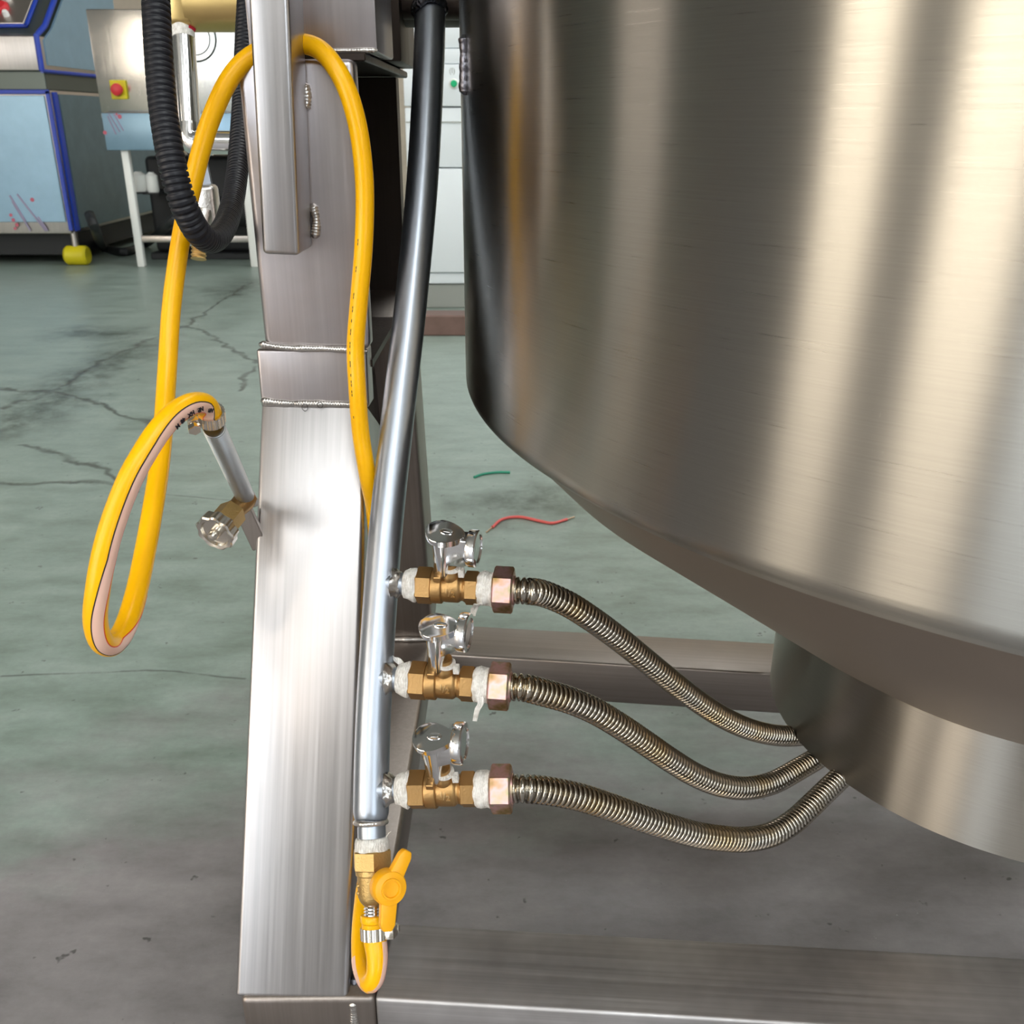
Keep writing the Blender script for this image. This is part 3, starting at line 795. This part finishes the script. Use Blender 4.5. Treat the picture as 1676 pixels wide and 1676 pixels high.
# lettering on the stripe near the free end
def letters(txt, at_i, size, seed):
    tocam, side, u = sfr[at_i]; q = SA[at_i]; B = T_[at_i].cross(N_[at_i])
    d = (N_[at_i]*math.cos(q) + B*math.sin(q)).normalized(); c = P[at_i] + d*(hoserad(at_i, 0)+.0003)
    t_ = -T_[at_i]; w_ = d.cross(t_); b = text_bm(txt, size, .0002, .0002); xf(b, basis(c, t_, w_, d)); return b
bm = letters('NB', idx_of(325, 661), .0036, 0)
for txt, q in (('NR', (309, 664)), ('HX', (294, 673)), ('48', (282, 684)), ('M', (272, 694))): merge(bm, letters(txt, idx_of(*q), .0036, 1))
link('printed_letters', finish(bm, False), M['ink'], hz)
# hose clamp at both ends
def clamp(i, parent, rad_, wdt, out):
    t_ = T_[i]; c = P[i]; mw = axis_frame(c, t_, out)
    prof = []
    band = bmesh.new(); n = 72; rings = []
    for z, r in ((-wdt/2, rad_-.0006), (-wdt/2, rad_+.0006), (wdt/2, rad_+.0006), (wdt/2, rad_-.0006)):
        rings.append([band.verts.new(((r + (.00035 if (k % 3 == 0 and r > rad_) else 0))*math.cos(2*PI*k/n), (r + (.00035 if (k % 3 == 0 and r > rad_) else 0))*math.sin(2*PI*k/n), z)) for k in range(n)])
    for j in range(4):
        a_, b_ = rings[j], rings[(j+1) % 4]
        for k in range(n): band.faces.new((a_[k], a_[(k+1) % n], b_[(k+1) % n], b_[k]))
    hs = boxbm(rad_-.0005, rad_+.0065, -.006, .005, -wdt*.5, wdt*.5, .0012, 2)
    o = link('hose_clamp', finish(merge(band, hs), True, 30), M['clamp'], parent, mw); o['label'] = 'ribbed metal hose clamp'
    sc = xf(merge(lathe([(.0028, 0), (.0028, .009)], 20), xf(hexbm(.0042, .009, .013, .0004), Matrix())), Matrix.Translation((rad_+.0032, 0, 0)) @ Matrix.Rotation(math.radians(90), 4, 'X') @ Matrix.Translation((0, 0, -.002)))
    link('clamp_screw', finish(sc, True, 30), M['clamp'], o, mw)
clamp(3, hz, .0094, .0085, XR + V(0, -.2, 0))
clamp(len(P)-3, hz, .0082, .0085, V(-1, -.5, .1))

# small brass valve with yellow butterfly handle at the pipe foot
vt = W(609, 1392, .7035); vb = W(613, 1530, .695)
mv = axis_frame(vb, vt-vb, XR)        # local z up along the valve, x right
Lv = (vt-vb).length
yv = thing('gas_cock', 'small brass gas cock with yellow butterfly handle at the foot of the galvanised pipe', 'valve', mw=mv)
def pz(py): return Lv*(1530-py)/(1530-1392)
hexr = .0152
b1 = hexbm(hexr, pz(1422), pz(1390), .001); xf(b1, Matrix.Rotation(math.radians(12), 4, 'Z'))
b2 = lathe([(.0075, pz(1479)), (.0085, pz(1478)), (.0098, pz(1474)), (.0112, pz(1466)), (.0115, pz(1432)), (.0126, pz(1430)), (.0126, pz(1420))], 40)
for (yy, aa) in ((1446, -150), (1458, -150)):
    merge(b2, xf(lathe([(.0014, 0), (.0014, .0008), (.0008, .0014)], 16), Matrix.Rotation(math.radians(aa), 4, 'Z') @ Matrix.Translation((.0113, 0, pz(yy))) @ Matrix.Rotation(PI/2, 4, 'Y')))
link('body', finish(merge(b1, b2), True, 30), M['brass_pale'], yv, mv)
brb = [(.0060, pz(1534))]
for k in range(5): z = pz(1500) + k*.0022; brb += [(.0062, z), (.0074, z+.0016)]
brb += [(.0066, pz(1478)+.001)]
link('hose_barb', finish(lathe(brb, 32)), M['chrome'], yv, mv)
link('end_sleeve', finish(lathe([(.0095, pz(1509)), (.0099, pz(1507)), (.0099, pz(1499)), (.0094, pz(1497))], 36)), M['yellow'], yv, mv)
link('thread_tape', finish(rough_lathe([(.0112, pz(1394)), (.0130, pz(1391)), (.0126, pz(1378)), (.0118, pz(1371)), (.0108, pz(1370))], 40, .02, 77), True, 60), M['tape'], yv, mv)
ribbon([W(634, 1392, .69), W(631, 1386, .688), W(628, 1389, .687)], .0008, ZU, 'tape', 'loose_tape', yv)
ribbon([W(632, 1370, .694), W(636, 1364, .692), W(640, 1361, .69)], .0010, ZU, 'tape', 'loose_tape', yv)
# handle: stem facing right-forward, hub with two lobes
hc = W(640, 1455, .676)
hdir = (V(.45, -.80, .45)).normalized()
hx_ = (ZU - hdir*ZU.dot(hdir)).normalized()
mh = basis(hc, hx_.cross(hdir), hx_, hdir) # x sideways, y up, z out to viewer
hub = lathe([(.0118, -.0130), (.0125, -.0110), (.0125, -.0020), (.0115, 0), (.0075, .0006), (.0073, .0018), (.0060, .0018), (.0056, .0002), (.002, 0)], 48)
def lobe(ang, length, w0, w1):
    pts = [(-w0/2, 0), (w0/2, 0), (w1/2, length*.86), (w1*.3, length), (-w1*.3, length), (-w1/2, length*.86)]
    b = polyprism(pts, -.0075, -.0005, .0012); return xf(b, Matrix.Rotation(math.radians(ang), 4, 'Z'))
link('handle', finish(merge(hub, lobe(-42, .0280, .0125, .0098), lobe(163, .0295, .0125, .0110)), True, 35), M['yplastic'], yv, mh)
cyl_between('handle_stem', hc - hdir*.0125, vb + (vt-vb)*(pz(1455)/Lv), .0058, M['brass_pale'], yv)

# ------------------------------------------------------------------ burner lighting tap welded to the left side of the leg
def threadmat():
    t = NT('finely ribbed steel tube'); w = t.n('ShaderNodeTexWave', i_Scale=250.0, i_Distortion=.4, wave_type='BANDS', bands_direction='Z'); t.put(w.inputs['Vector'], t.coord())
    t.set(base=t.mix(w.outputs['Fac'], s2l((140, 146, 150)), s2l((206, 208, 208))), metal=1, rough=.3); t.bump(w.outputs['Fac'], 1.0, .0006); return t.m
M['thread'] = threadmat()
ta = W(350, 700, .608); tb_ = W(401, 812, .745); tcn = W(402, 818, .748)
gt = thing('needle_tap', 'needle valve tap with ribbed steel tube and round chrome knob, welded to left of leg', 'valve', mw=Matrix.Translation(tcn))
mt = axis_frame(ta, tb_-ta, XR)
Lt = (tb_-ta).length
link('ribbed_tube', finish(lathe([(.0066, 0), (.0073, .002), (.0074, Lt*.6), (.0072, Lt), (.006, Lt+.002)], 40)), M['thread'], gt, mt)
k1 = W(378, 842, .735); k2 = W(366, 858, .722); k3 = W(362, 863, .716)
def alongz(name, a, b, bm, m): return link(name, finish(bm, True, 30), M[m], gt, axis_frame(a, b-a, XR))
alongz('elbow_body', tcn, k1, lathe([(.004, -.006), (.0078, -.004), (.0085, .003), (.0078, .010), (.0078, (k1-tcn).length)], 32), 'brass')
dirk = (k2-tcn).normalized(); dirk = (dirk + V(-.12, -.35, -.15)).normalized()
kk = k1
alongz('hex_nut', kk, kk+dirk, hexbm(.0112, -.004, .012, .0008), 'brass_pale')
kn = kk + dirk*.0145
bm = bmesh.new(); n = 72; rings = []
for z, r, am in ((0, .0125, 0), (.0012, .0150, .05), (.0095, .0154, .05), (.0105, .0142, .05), (.0098, .0118, 0), (.0075, .0108, 0), (.0070, .0045, 0), (.0125, .0040, 0), (.0150, .0028, 0), (.0156, .001, 0)):
    rings.append([bm.verts.new((r*(1+am*math.cos(9*2*PI*k/n))*math.cos(2*PI*k/n), r*(1+am*math.cos(9*2*PI*k/n))*math.sin(2*PI*k/n), z)) for k in range(n)])
for a_, b_ in zip(rings, rings[1:]):
    for k in range(n): bm.faces.new((a_[k], a_[(k+1) % n], b_[(k+1) % n], b_[k]))
bm.faces.new(rings[0][::-1]); bm.faces.new(rings[-1])
alongz('knob', kn, kn+dirk, bm, 'clamp')
link('mounting_bracket', finish(sweep([tcn+V(.002, 0, 0), tcn+V(.006, .0, -.002), V(-.2125, .715, tcn.z-.004)], .0042, 16)), M['weld'], gt)
br0 = W(404, 838, .76); 
link('bracket_plate', finish(xf(boxbm(-.010, .004, -.003, .003, -.026, .014, .0008, 1), Matrix.Translation(W(412, 850, .785)) @ Matrix.Rotation(math.radians(-18), 4, 'Y'))), M['steel_dark'], gt)

# ------------------------------------------------------------------ black corrugated conduit
M['conduit'] = simple('black ribbed plastic', s2l((24, 25, 32)), .42, 0, .1, spec=.35)
CP = [(250, -60, .66), (255, 0, .66), (259, 80, .66), (266, 170, .66), (278, 250, .66), (292, 310, .665), (308, 352, .675), (326, 382, .69), (346, 393, .72), (364, 378, .77), (377, 345, .82), (386, 300, .86), (392, 240, .89), (397, 160, .92), (400, 80, .94), (404, 0, .95), (408, -60, .95)]
P2, _ = resample(catmull([W(*p) for p in CP], 60), .0006)
cd = thing('corrugated_cable_conduit', 'black ribbed plastic conduit hanging in a U loop left of the post', 'conduit', mw=Matrix.Translation(P2[len(P2)//2]))
link('conduit_tube', finish(sweep(P2, lambda i, s: .0098 - .0014*(1 if (s % .0044) < .0014 else 0), 28), True, 80), M['conduit'], cd)

# ------------------------------------------------------------------ drain pipework of the next machine, behind the conduit
M['goldbrass'] = simple('large gold brass valve metal', s2l((214, 184, 122)), .3, 1, .12, .1, 30)
M['redrub'] = simple('red sealing ring', s2l((196, 36, 56)), .5)
dv = thing('drain_valve', 'big brass drain valve on a polished upright pipe, left behind the black conduit', 'valve', mw=Matrix.Translation(W(315, 240, 1.2)))
dD = 1.15
vbody = W(300, 5, dD)
link('body', finish(merge(xf(boxbm(-.018, .017, -.02, .02, -.012, .06, .008, 4), Matrix.Translation(W(300, 26, dD))))), M['goldbrass'], dv)
bar_ = finish(merge(sweep([W(310, 8, dD), W(350, 8, dD), W(470, 8, dD)], .030, 40)))
link('barrel', bar_, M['goldbrass'], dv)
link('white_collar', finish(sweep([W(299, 40, dD), W(299, 52, dD), W(300, 64, dD)], .0142, 36)), M['tape'], dv)
link('red_seal', finish(sweep([W(302, 43, dD-.004), W(309, 46, dD-.006), W(317, 47, dD)], .004, 16)), M['redrub'], dv)
pA = W(300, 60, dD); pB = W(311, 225, dD+.005)
link('upright_pipe', finish(sweep([pA, pA.lerp(pB, .5), pB], .0138, 40)), M['chrome'], dv)
link('elbow', finish(sweep(catmull([W(311, 205, dD), W(312, 226, dD), W(322, 234, dD), W(345, 233, dD)], 8), .0150, 40)), M['chrome'], dv)
link('cross_pipe', finish(sweep([W(335, 233, dD), W(420, 234, dD), W(470, 235, dD)], .0135, 40)), M['chrome'], dv)
link('lever', finish(xf(boxbm(-.006, .006, -.0015, .0015, -.045, .045, .001, 1), Matrix.Translation(W(336, 285, dD)) @ Matrix.Rotation(math.radians(-6), 4, 'Y'))), M['galv'], dv)
link('tap_body', finish(merge(xf(boxbm(-.014, .012, -.012, .012, -.045, .02, .006, 3), Matrix.Translation(W(341, 330, dD))), sweep([W(338, 345, dD), W(330, 380, dD), W(326, 405, dD)], .011, 24)), True, 40), M['weld'], dv)
nz = sweep(resample([W(326, 398, dD), W(325, 424, dD)], .0006)[0], lambda i, s: .0085+.0008*math.sin(s*2*PI/.0045), 28)
link('threaded_nozzle', finish(nz), M['brass_pale'], dv)
link('support_arm', finish(sweep([W(312, 240, dD+.01), W(318, 262, dD+.01), W(322, 300, dD+.01)], .006, 16)), M['mill_steel'], dv)
link('support_arm', finish(sweep([W(335, 233, dD), W(420, 234, dD+.2), W(470, 235, dD+.3)], .006, 16)), M['mill_steel'], dv) if False else None

# ------------------------------------------------------------------ background: film covered machine with blue edges
M['film'] = simple('pale blue protective film over steel', s2l((134, 166, 188)), .30, .35, .06)
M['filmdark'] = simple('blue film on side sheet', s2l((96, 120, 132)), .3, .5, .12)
M['mirror_satin'] = brushed('bright stainless back panel', s2l((206, 204, 200)), .2, amount=.04, blotch=.05)
M['bluetape'] = simple('blue film edge', s2l((30, 62, 170)), .4)
M['satin'] = brushed('satin stainless panel', s2l((196, 188, 182)), .4)
M['panel_green'] = simple('dark grey green console sheet', s2l((84, 92, 88)), .35, .6)
M['graphite'] = simple('dark underside', s2l((26, 28, 30)), .6)
M['white_enamel'] = simple('white enamel', s2l((226, 232, 236)), .35)
M['white_plastic'] = simple('white plastic', s2l((236, 236, 232)), .4)
M['yellow_bg'] = simple('yellow caster', s2l((214, 198, 20)), .5)
M['red_bg'] = simple('red switch', s2l((206, 40, 50)), .4)
M['redprint'] = simple('red print on film', s2l((190, 90, 108)), .5)
M['printgrey'] = simple('mauve print on film', s2l((150, 140, 165)), .5)
mx = -2.67; my = 5.95
mc = thing('food_machine', 'blue edged stainless machine under protective film, far left background', 'machine', (mx-.8, my+.5, 0))
def mb(name, bm, m, par=mc): return link(name, finish(bm), M[m], par)
zb = WY(120, 383, my).z; zmid0 = WY(100, 147, my).z; zmid1 = WY(98, 116, my).z; ztopm = WY(92, 59, my).z
mb('plinth', boxbm(mx-1.6, mx-.06, my+.12, my+2.1, .05, zb+.01, .004, 1), 'graphite')  # dark block added to fill the black underside of the machine
mb('lower_cabinet', boxbm(mx-1.6, mx, my, my+2.2, zb, zmid0, .01, 2), 'satin')
mb('middle_band', boxbm(mx-1.6, mx-.002, my+.01, my+1.19, zmid0, zmid1, .004, 1), 'panel_green')
mb('apron', boxbm(mx-1.6, mx+.015, my-.03, my+1.2, zmid1, ztopm, .008, 2), 'satin')
px_ = .09
fx0, fx1 = WY(0, 250, my).x - .5, WY(84, 250, my).x
mb('front_film_panel', boxbm(fx0, fx1+.02, my-.012, my-.001, zb+.07, zmid0-.03, .003, 1), 'film')
ed = merge(boxbm(fx1+.03, fx1+.052, my-.014, my, zb+.02, zmid0-.005, .002, 1), boxbm(fx0, fx1+.052, my-.014, my, zmid0-.022, zmid0, .002, 1))
mb('blue_edging', ed, 'bluetape')
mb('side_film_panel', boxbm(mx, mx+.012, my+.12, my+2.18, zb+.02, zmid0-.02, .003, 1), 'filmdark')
mb('blue_edging', merge(boxbm(mx, mx+.014, my+.05, my+.10, zb+.01, zmid0-.01, .002, 1)), 'bluetape')
# sloping console
zc1 = 1.75
sidep = [(my-.03, ztopm), (my+1.2, ztopm), (my+1.2, zc1), (my+.62, zc1), (my+.05, ztopm+.02)]
bm = polyprism([(y, z) for y, z in sidep], 0, 1.6); xf(bm, Matrix(((0, 0, 1, mx-1.6), (1, 0, 0, 0), (0, 1, 0, 0), (0, 0, 0, 1))))
bm.faces.ensure_lookup_table(); mb('console', bm, 'panel_green')
bm = polyprism([(my+.02, zmid1+.03), (my+1.15, zmid1+.03), (my+1.15, zc1-.03), (my+.66, zc1-.03), (my+.15, ztopm+.05), (my+.02, ztopm-.02)], 0, .012); xf(bm, Matrix(((0, 0, 1, mx+.012), (1, 0, 0, 0), (0, 1, 0, 0), (0, 0, 0, 1))))
mb('side_film_panel', bm, 'film')
bl = [(mx+.006, my-.035, zmid1), (mx+.006, my-.03, ztopm), (mx+.006, my+.10, ztopm+.06), (mx+.006, my+.62, zc1)]
mb('blue_edging', merge(sweep([V(*p) for p in bl], .016, 12), sweep([V(*bl[0]), V(mx+.012, my+1.1, zmid1)], .012, 12)), 'bluetape')
# control plate on the slope with its blue border
sl = V(0, .62-.05, zc1-ztopm-.02).normalized(); nn = V(0, -sl.z, sl.y)
def onsl(px, py):
    o = V(0, my+.05, ztopm+.02); r = ray(px, py); tt = (o-CAM).dot(nn)/r.dot(nn); return CAM + r*tt
cA = onsl(46, 46); cB = onsl(62, -20)
ext = 1.1
mcs = basis(V(cA.x, cA.y, cA.z), V(-1, 0, 0), sl, V(0, 0, 0)+nn)
link('control_plate', finish(boxbm(.03, ext, .03, .5, 0, .01, .003, 1)), M['satin'], mc, mcs)
link('blue_edging', finish(merge(boxbm(0, ext, .0, .022, 0, .014, .003, 1), boxbm(0, .022, 0, .5, 0, .014, .003, 1))), M['bluetape'], mc, mcs)
for (x, y, r, m, nm) in ((4, 17, .045, 'red_bg', 'red_switch'), (13, 2, .026, 'white_plastic', 'indicator_lamp'), (12, 28, .018, 'white_plastic', 'indicator_lamp')):
    p = onsl(x, y); link(nm, finish(lathe([(r, 0), (r, .03), (r*.7, .04)], 20)), M[m], mc, axis_frame(p, nn, XR))
bc = WY(120, 414, my+.05)
mb('caster_wheel', xf(lathe([(.048, -.068), (.058, -.055), (.058, .055), (.048, .068)], 28), Matrix.Translation((mx-.01, my+.05, .058)) @ Matrix.Rotation(PI/2, 4, 'Y')), 'yellow_bg')
mb('caster_stem', lathe([(.02, 0), (.02, .10)], 16), 'satin').matrix_basis = world(mc).inverted() @ Matrix.Translation((mx-.01, my+.05, zb-.09))
# film print marks
bm = bmesh.new()
for (x0, y0, x1, y1, w) in ((16, 320, 42, 362, .006), (28, 318, 75, 378, .006), (20, 330, 50, 378, .005), (62, 355, 78, 378, .006)):
    a = WY(x0, y0, my-.013); b = WY(x1, y1, my-.013); link('film_print', finish(sweep([a, a.lerp(b, .5), b], w, 6)), M['printgrey'], mc)
for (x, y, r) in ((53, 327, .022), (18, 352, .018), (22, 360, .02), (28, 368, .02), (25, 374, .016)):
    link('film_print', finish(xf(lathe([(r*.3, 0), (r*.55, .002), (r*.55, .003), (r*.2, .003)], 10), axis_frame(WY(x, y, my-.012), V(0, -1, 0), XR))), M['redprint'], mc)
# ------------------------------------------------------------------ background: bench machine with upright back panel
ty = 5.9
tb2 = thing('workbench', 'stainless workbench with tall back panel and blue film apron, behind the black conduit', 'workbench', (-1.8, ty+.3, 0))
def tb(name, bm, m): return link(name, finish(bm), M[m], tb2)
tz1 = WY(200, 185, ty).z; tz0 = WY(200, 246, ty).z; tzt = WY(200, 14, ty).z; tx0 = WY(167, 200, ty).x; tx1 = -.95
tb('back_panel', boxbm(tx0-.005, tx1, ty+.02, ty+.06, tz1, tzt, .006, 2), 'mirror_satin')
tb('apron', boxbm(tx0+.01, tx1, ty-.02, ty+.0, tz0, tz1, .006, 2), 'film')
tb('table_top', boxbm(tx0, tx1, ty, ty+.8, tz1-.03, tz1, .004, 1), 'satin')
for (x, y) in ((tx0+.10, ty+.03), (tx0+.10, ty+.72), (WY(410, 380, ty).x, ty+.03), (WY(410, 380, ty).x, ty+.72)):
    tb('leg', boxbm(x-.022, x+.022, y-.022, y+.022, 0.0, tz0+.02, .006, 2), 'white_plastic')
sz = WY(380, 392, ty).z
xx = WY(410, 380, ty).x
tb('lower_rail', boxbm(tx0+.1, xx, ty+.02, ty+.05, sz-.02, sz+.02, .008, 2), 'satin')
tb('lower_rail', boxbm(tx0+.1, xx, ty+.70, ty+.73, sz-.02, sz+.02, .008, 2), 'satin')
e = WY(195, 147, ty+.02)
tb('switch_plate', boxbm(e.x-.045, e.x+.045, ty-.015+.02, ty+.02, e.z-.05, e.z+.05, .004, 1), 'yellow_bg')
link('switch_knob', finish(lathe([(.028, 0), (.034, .02), (.030, .035), (.012, .04)], 24)), M['red_bg'], tb2, axis_frame(V(e.x, ty+.005, e.z), V(0, -1, 0), XR))
dc_ = WY(318, 62, ty+.02)
ringp = [V(dc_.x + .12*math.cos(a), ty+.018, dc_.z + .12*math.sin(a)) for a in [2*PI*k/40 for k in range(41)]]
link('round_port', finish(merge(sweep(ringp, .006, 8, False), sweep([V(dc_.x + (p.x-dc_.x)*.72, p.y, dc_.z + (p.z-dc_.z)*.72) for p in ringp], .004, 8, False))), M['panel_green'], tb2)
bm = bmesh.new()
for (x0, y0, x1, y1) in ((178, 186, 196, 216), (186, 186, 202, 214), (176, 190, 190, 220)):
    a = WY(x0, y0, ty-.021); b = WY(x1, y1, ty-.021); link('film_print', finish(sweep([a, a.lerp(b, .5), b], .004, 6)), M['printgrey'], tb2)
for (x, y, r) in ((196, 191, .022), (172, 217, .02), (191, 187, .012)):
    link('film_print', finish(xf(lathe([(r*.3, 0), (r*.55, .002), (r*.55, .003), (r*.2, .003)], 10), axis_frame(WY(x, y, ty-.021), V(0, -1, 0), XR))), M['redprint'], tb2)
# dark pump unit under the bench, two white canisters and black cable
ud = thing('pump_unit', 'dark motor unit in the shade under the workbench', 'machine', (-1.75, 6.4, 0))
link('housing', finish(boxbm(-2.3, -1.0, 6.3, 6.6, .04, .62, .03, 3)), M['graphite'], ud)
link('base_plate', finish(boxbm(-2.32, -.95, 6.25, 6.62, 0, .04, .005, 1)), M['graphite'], ud)
link('motor', finish(sweep([V(-2.02, 6.2, .30), V(-1.7, 6.2, .30), V(-1.25, 6.2, .30)], .09, 24)), M['graphite'], ud)
for x, y, lab in ((228, 298, 'white canister under the workbench, nearer its front leg'), (249, 299, 'smaller white canister under the workbench, right of the other one')):
    p = WY(x, y, 6.05); r = .045 if x < 240 else .036
    o = link('canister', finish(lathe([(r*.85, -.055), (r, -.045), (r, .04), (r*.5, .055), (r*.45, .06)], 24)), M['white_plastic'], None, Matrix.Translation((p.x, 6.05, p.z)))
    o2 = tag(o, lab, 'canister', 'white canisters under the bench')
    link('shelf_bracket', finish(boxbm(p.x-.05, p.x+.05, 6.0, 6.31, p.z-.065, p.z-.0552, .002, 1)), M['graphite'], ud)
cb = [WZ(150, 345, .12), WZ(158, 400, .05), WZ(185, 412, .03), WZ(225, 405, .03), WZ(262, 385, .04), WZ(300, 352, .05)]
cb = [WY(146, 350, 5.75), WY(156, 375, 5.72), WZ(170, 405, .03), WZ(205, 412, .03), WZ(240, 398, .03), WY(275, 368, 5.85), WY(300, 345, 5.95)]
tag(link('power_cable', finish(sweep(catmull(cb, 10), .028, 16)), M['graphite']), 'thick black cable drooping to the floor between the blue edged machine and workbench', 'cable')

# ------------------------------------------------------------------ background: white appliance cabinet seen between pipe and kettle
wy = 4.5
wc = thing('white_cabinet', 'tall white appliance cabinet with a green button, seen between the pipe and kettle', 'cabinet', (-.35, wy+.3, 0))
def wz(py): return WY(740, py, wy).z
wx0 = WY(657, 60, wy).x; wx1 = WY(900, 60, wy).x
def wcb(name, y0, y1, dy, m='white_enamel', bev=.006):
    return link(name, finish(boxbm(wx0, wx1, wy+dy, wy+.6, wz(y1), wz(y0), bev, 2)), M[m], wc)
wcb('top_panel', 31, 78, .02); wcb('trim_band', 79, 104, .012); wcb('control_panel', 105, 174, 0); wcb('upper_door', 176, 274, .01)
wcb('lower_door', 276, 446, .0); wcb('plinth', 448, 466, .03); 
M['grey_base'] = simple('grey painted base', s2l((150, 152, 146)), .5)
link('base', finish(boxbm(wx0+.01, wx1, wy+.05, wy+.58, 0.0, wz(468), .004, 1)), M['grey_base'], wc)
link('door_groove', finish(boxbm(wx0+.005, wx1, wy-.002, wy, wz(201), wz(199), 0)), M['grey_base'], wc)
M['green_btn'] = simple('green push button', s2l((0, 172, 112)), .35)
gb_ = WY(743, 137, wy)
link('button_bezel', finish(lathe([(.020, 0), (.021, .006), (.016, .010)], 24)), M['white_plastic'], wc, axis_frame(V(gb_.x, wy, gb_.z), V(0, -1, 0), XR))
link('green_button', finish(lathe([(.0145, .006), (.0145, .014), (.012, .017)], 24)), M['green_btn'], wc, axis_frame(V(gb_.x, wy, gb_.z), V(0, -1, 0), XR))
pm_ = WY(740, 116, wy)
mkb = xf(text_bm('(I)', .030, .0006), basis(V(pm_.x, wy-.0008, pm_.z), XR, ZU, V(0, -1, 0)))
link('panel_mark', finish(mkb, False), M['grey_base'], wc)
# low brown box on the floor in front of it
c0 = WZ(600, 550); c1 = WZ(820, 550)
M['rusty'] = simple('rusty brown steel', s2l((112, 88, 80)), .55, .3, .2)
tag(link('steel_channel', finish(boxbm(c0.x-.3, c1.x+.6, c0.y, c0.y+.12, 0, .085, .005, 1)), M['rusty']), 'low brown steel channel lying on the floor in front of the white cabinet', 'steel bar')

# ------------------------------------------------------------------ scraps of wire on the floor
M['redwire'] = simple('red wire sleeve', s2l((222, 96, 92)), .45)
M['greenwire'] = simple('green wire sleeve', s2l((40, 140, 112)), .45)
M['copper'] = simple('bare copper strands', s2l((196, 168, 140)), .4, .8)
def wire(name, pts, m, lab, ends):
    Pw = catmull([WZ(x, y, .0035) for x, y in pts], 10)
    o = thing(name, lab, 'wire', tuple(Pw[0]))
    link('sleeve', finish(sweep(Pw, .0032, 12)), M[m], o)
    for a, b in ends: link('bare_end', finish(sweep([WZ(*a, .003), WZ(*b, .003)], .0016, 8)), M['copper'], o)
wire('wire_scrap', [(806, 863), (822, 850), (850, 846), (885, 853), (905, 856), (928, 850)], 'redwire', 'piece of red wire lying on the floor between top valve and kettle', [((806, 863), (796, 871)), ((928, 850), (940, 846))])
wire('wire_scrap', [(776, 781), (790, 776), (812, 773), (835, 773)], 'greenwire', 'piece of green wire lying on the floor below the kettle edge', [])
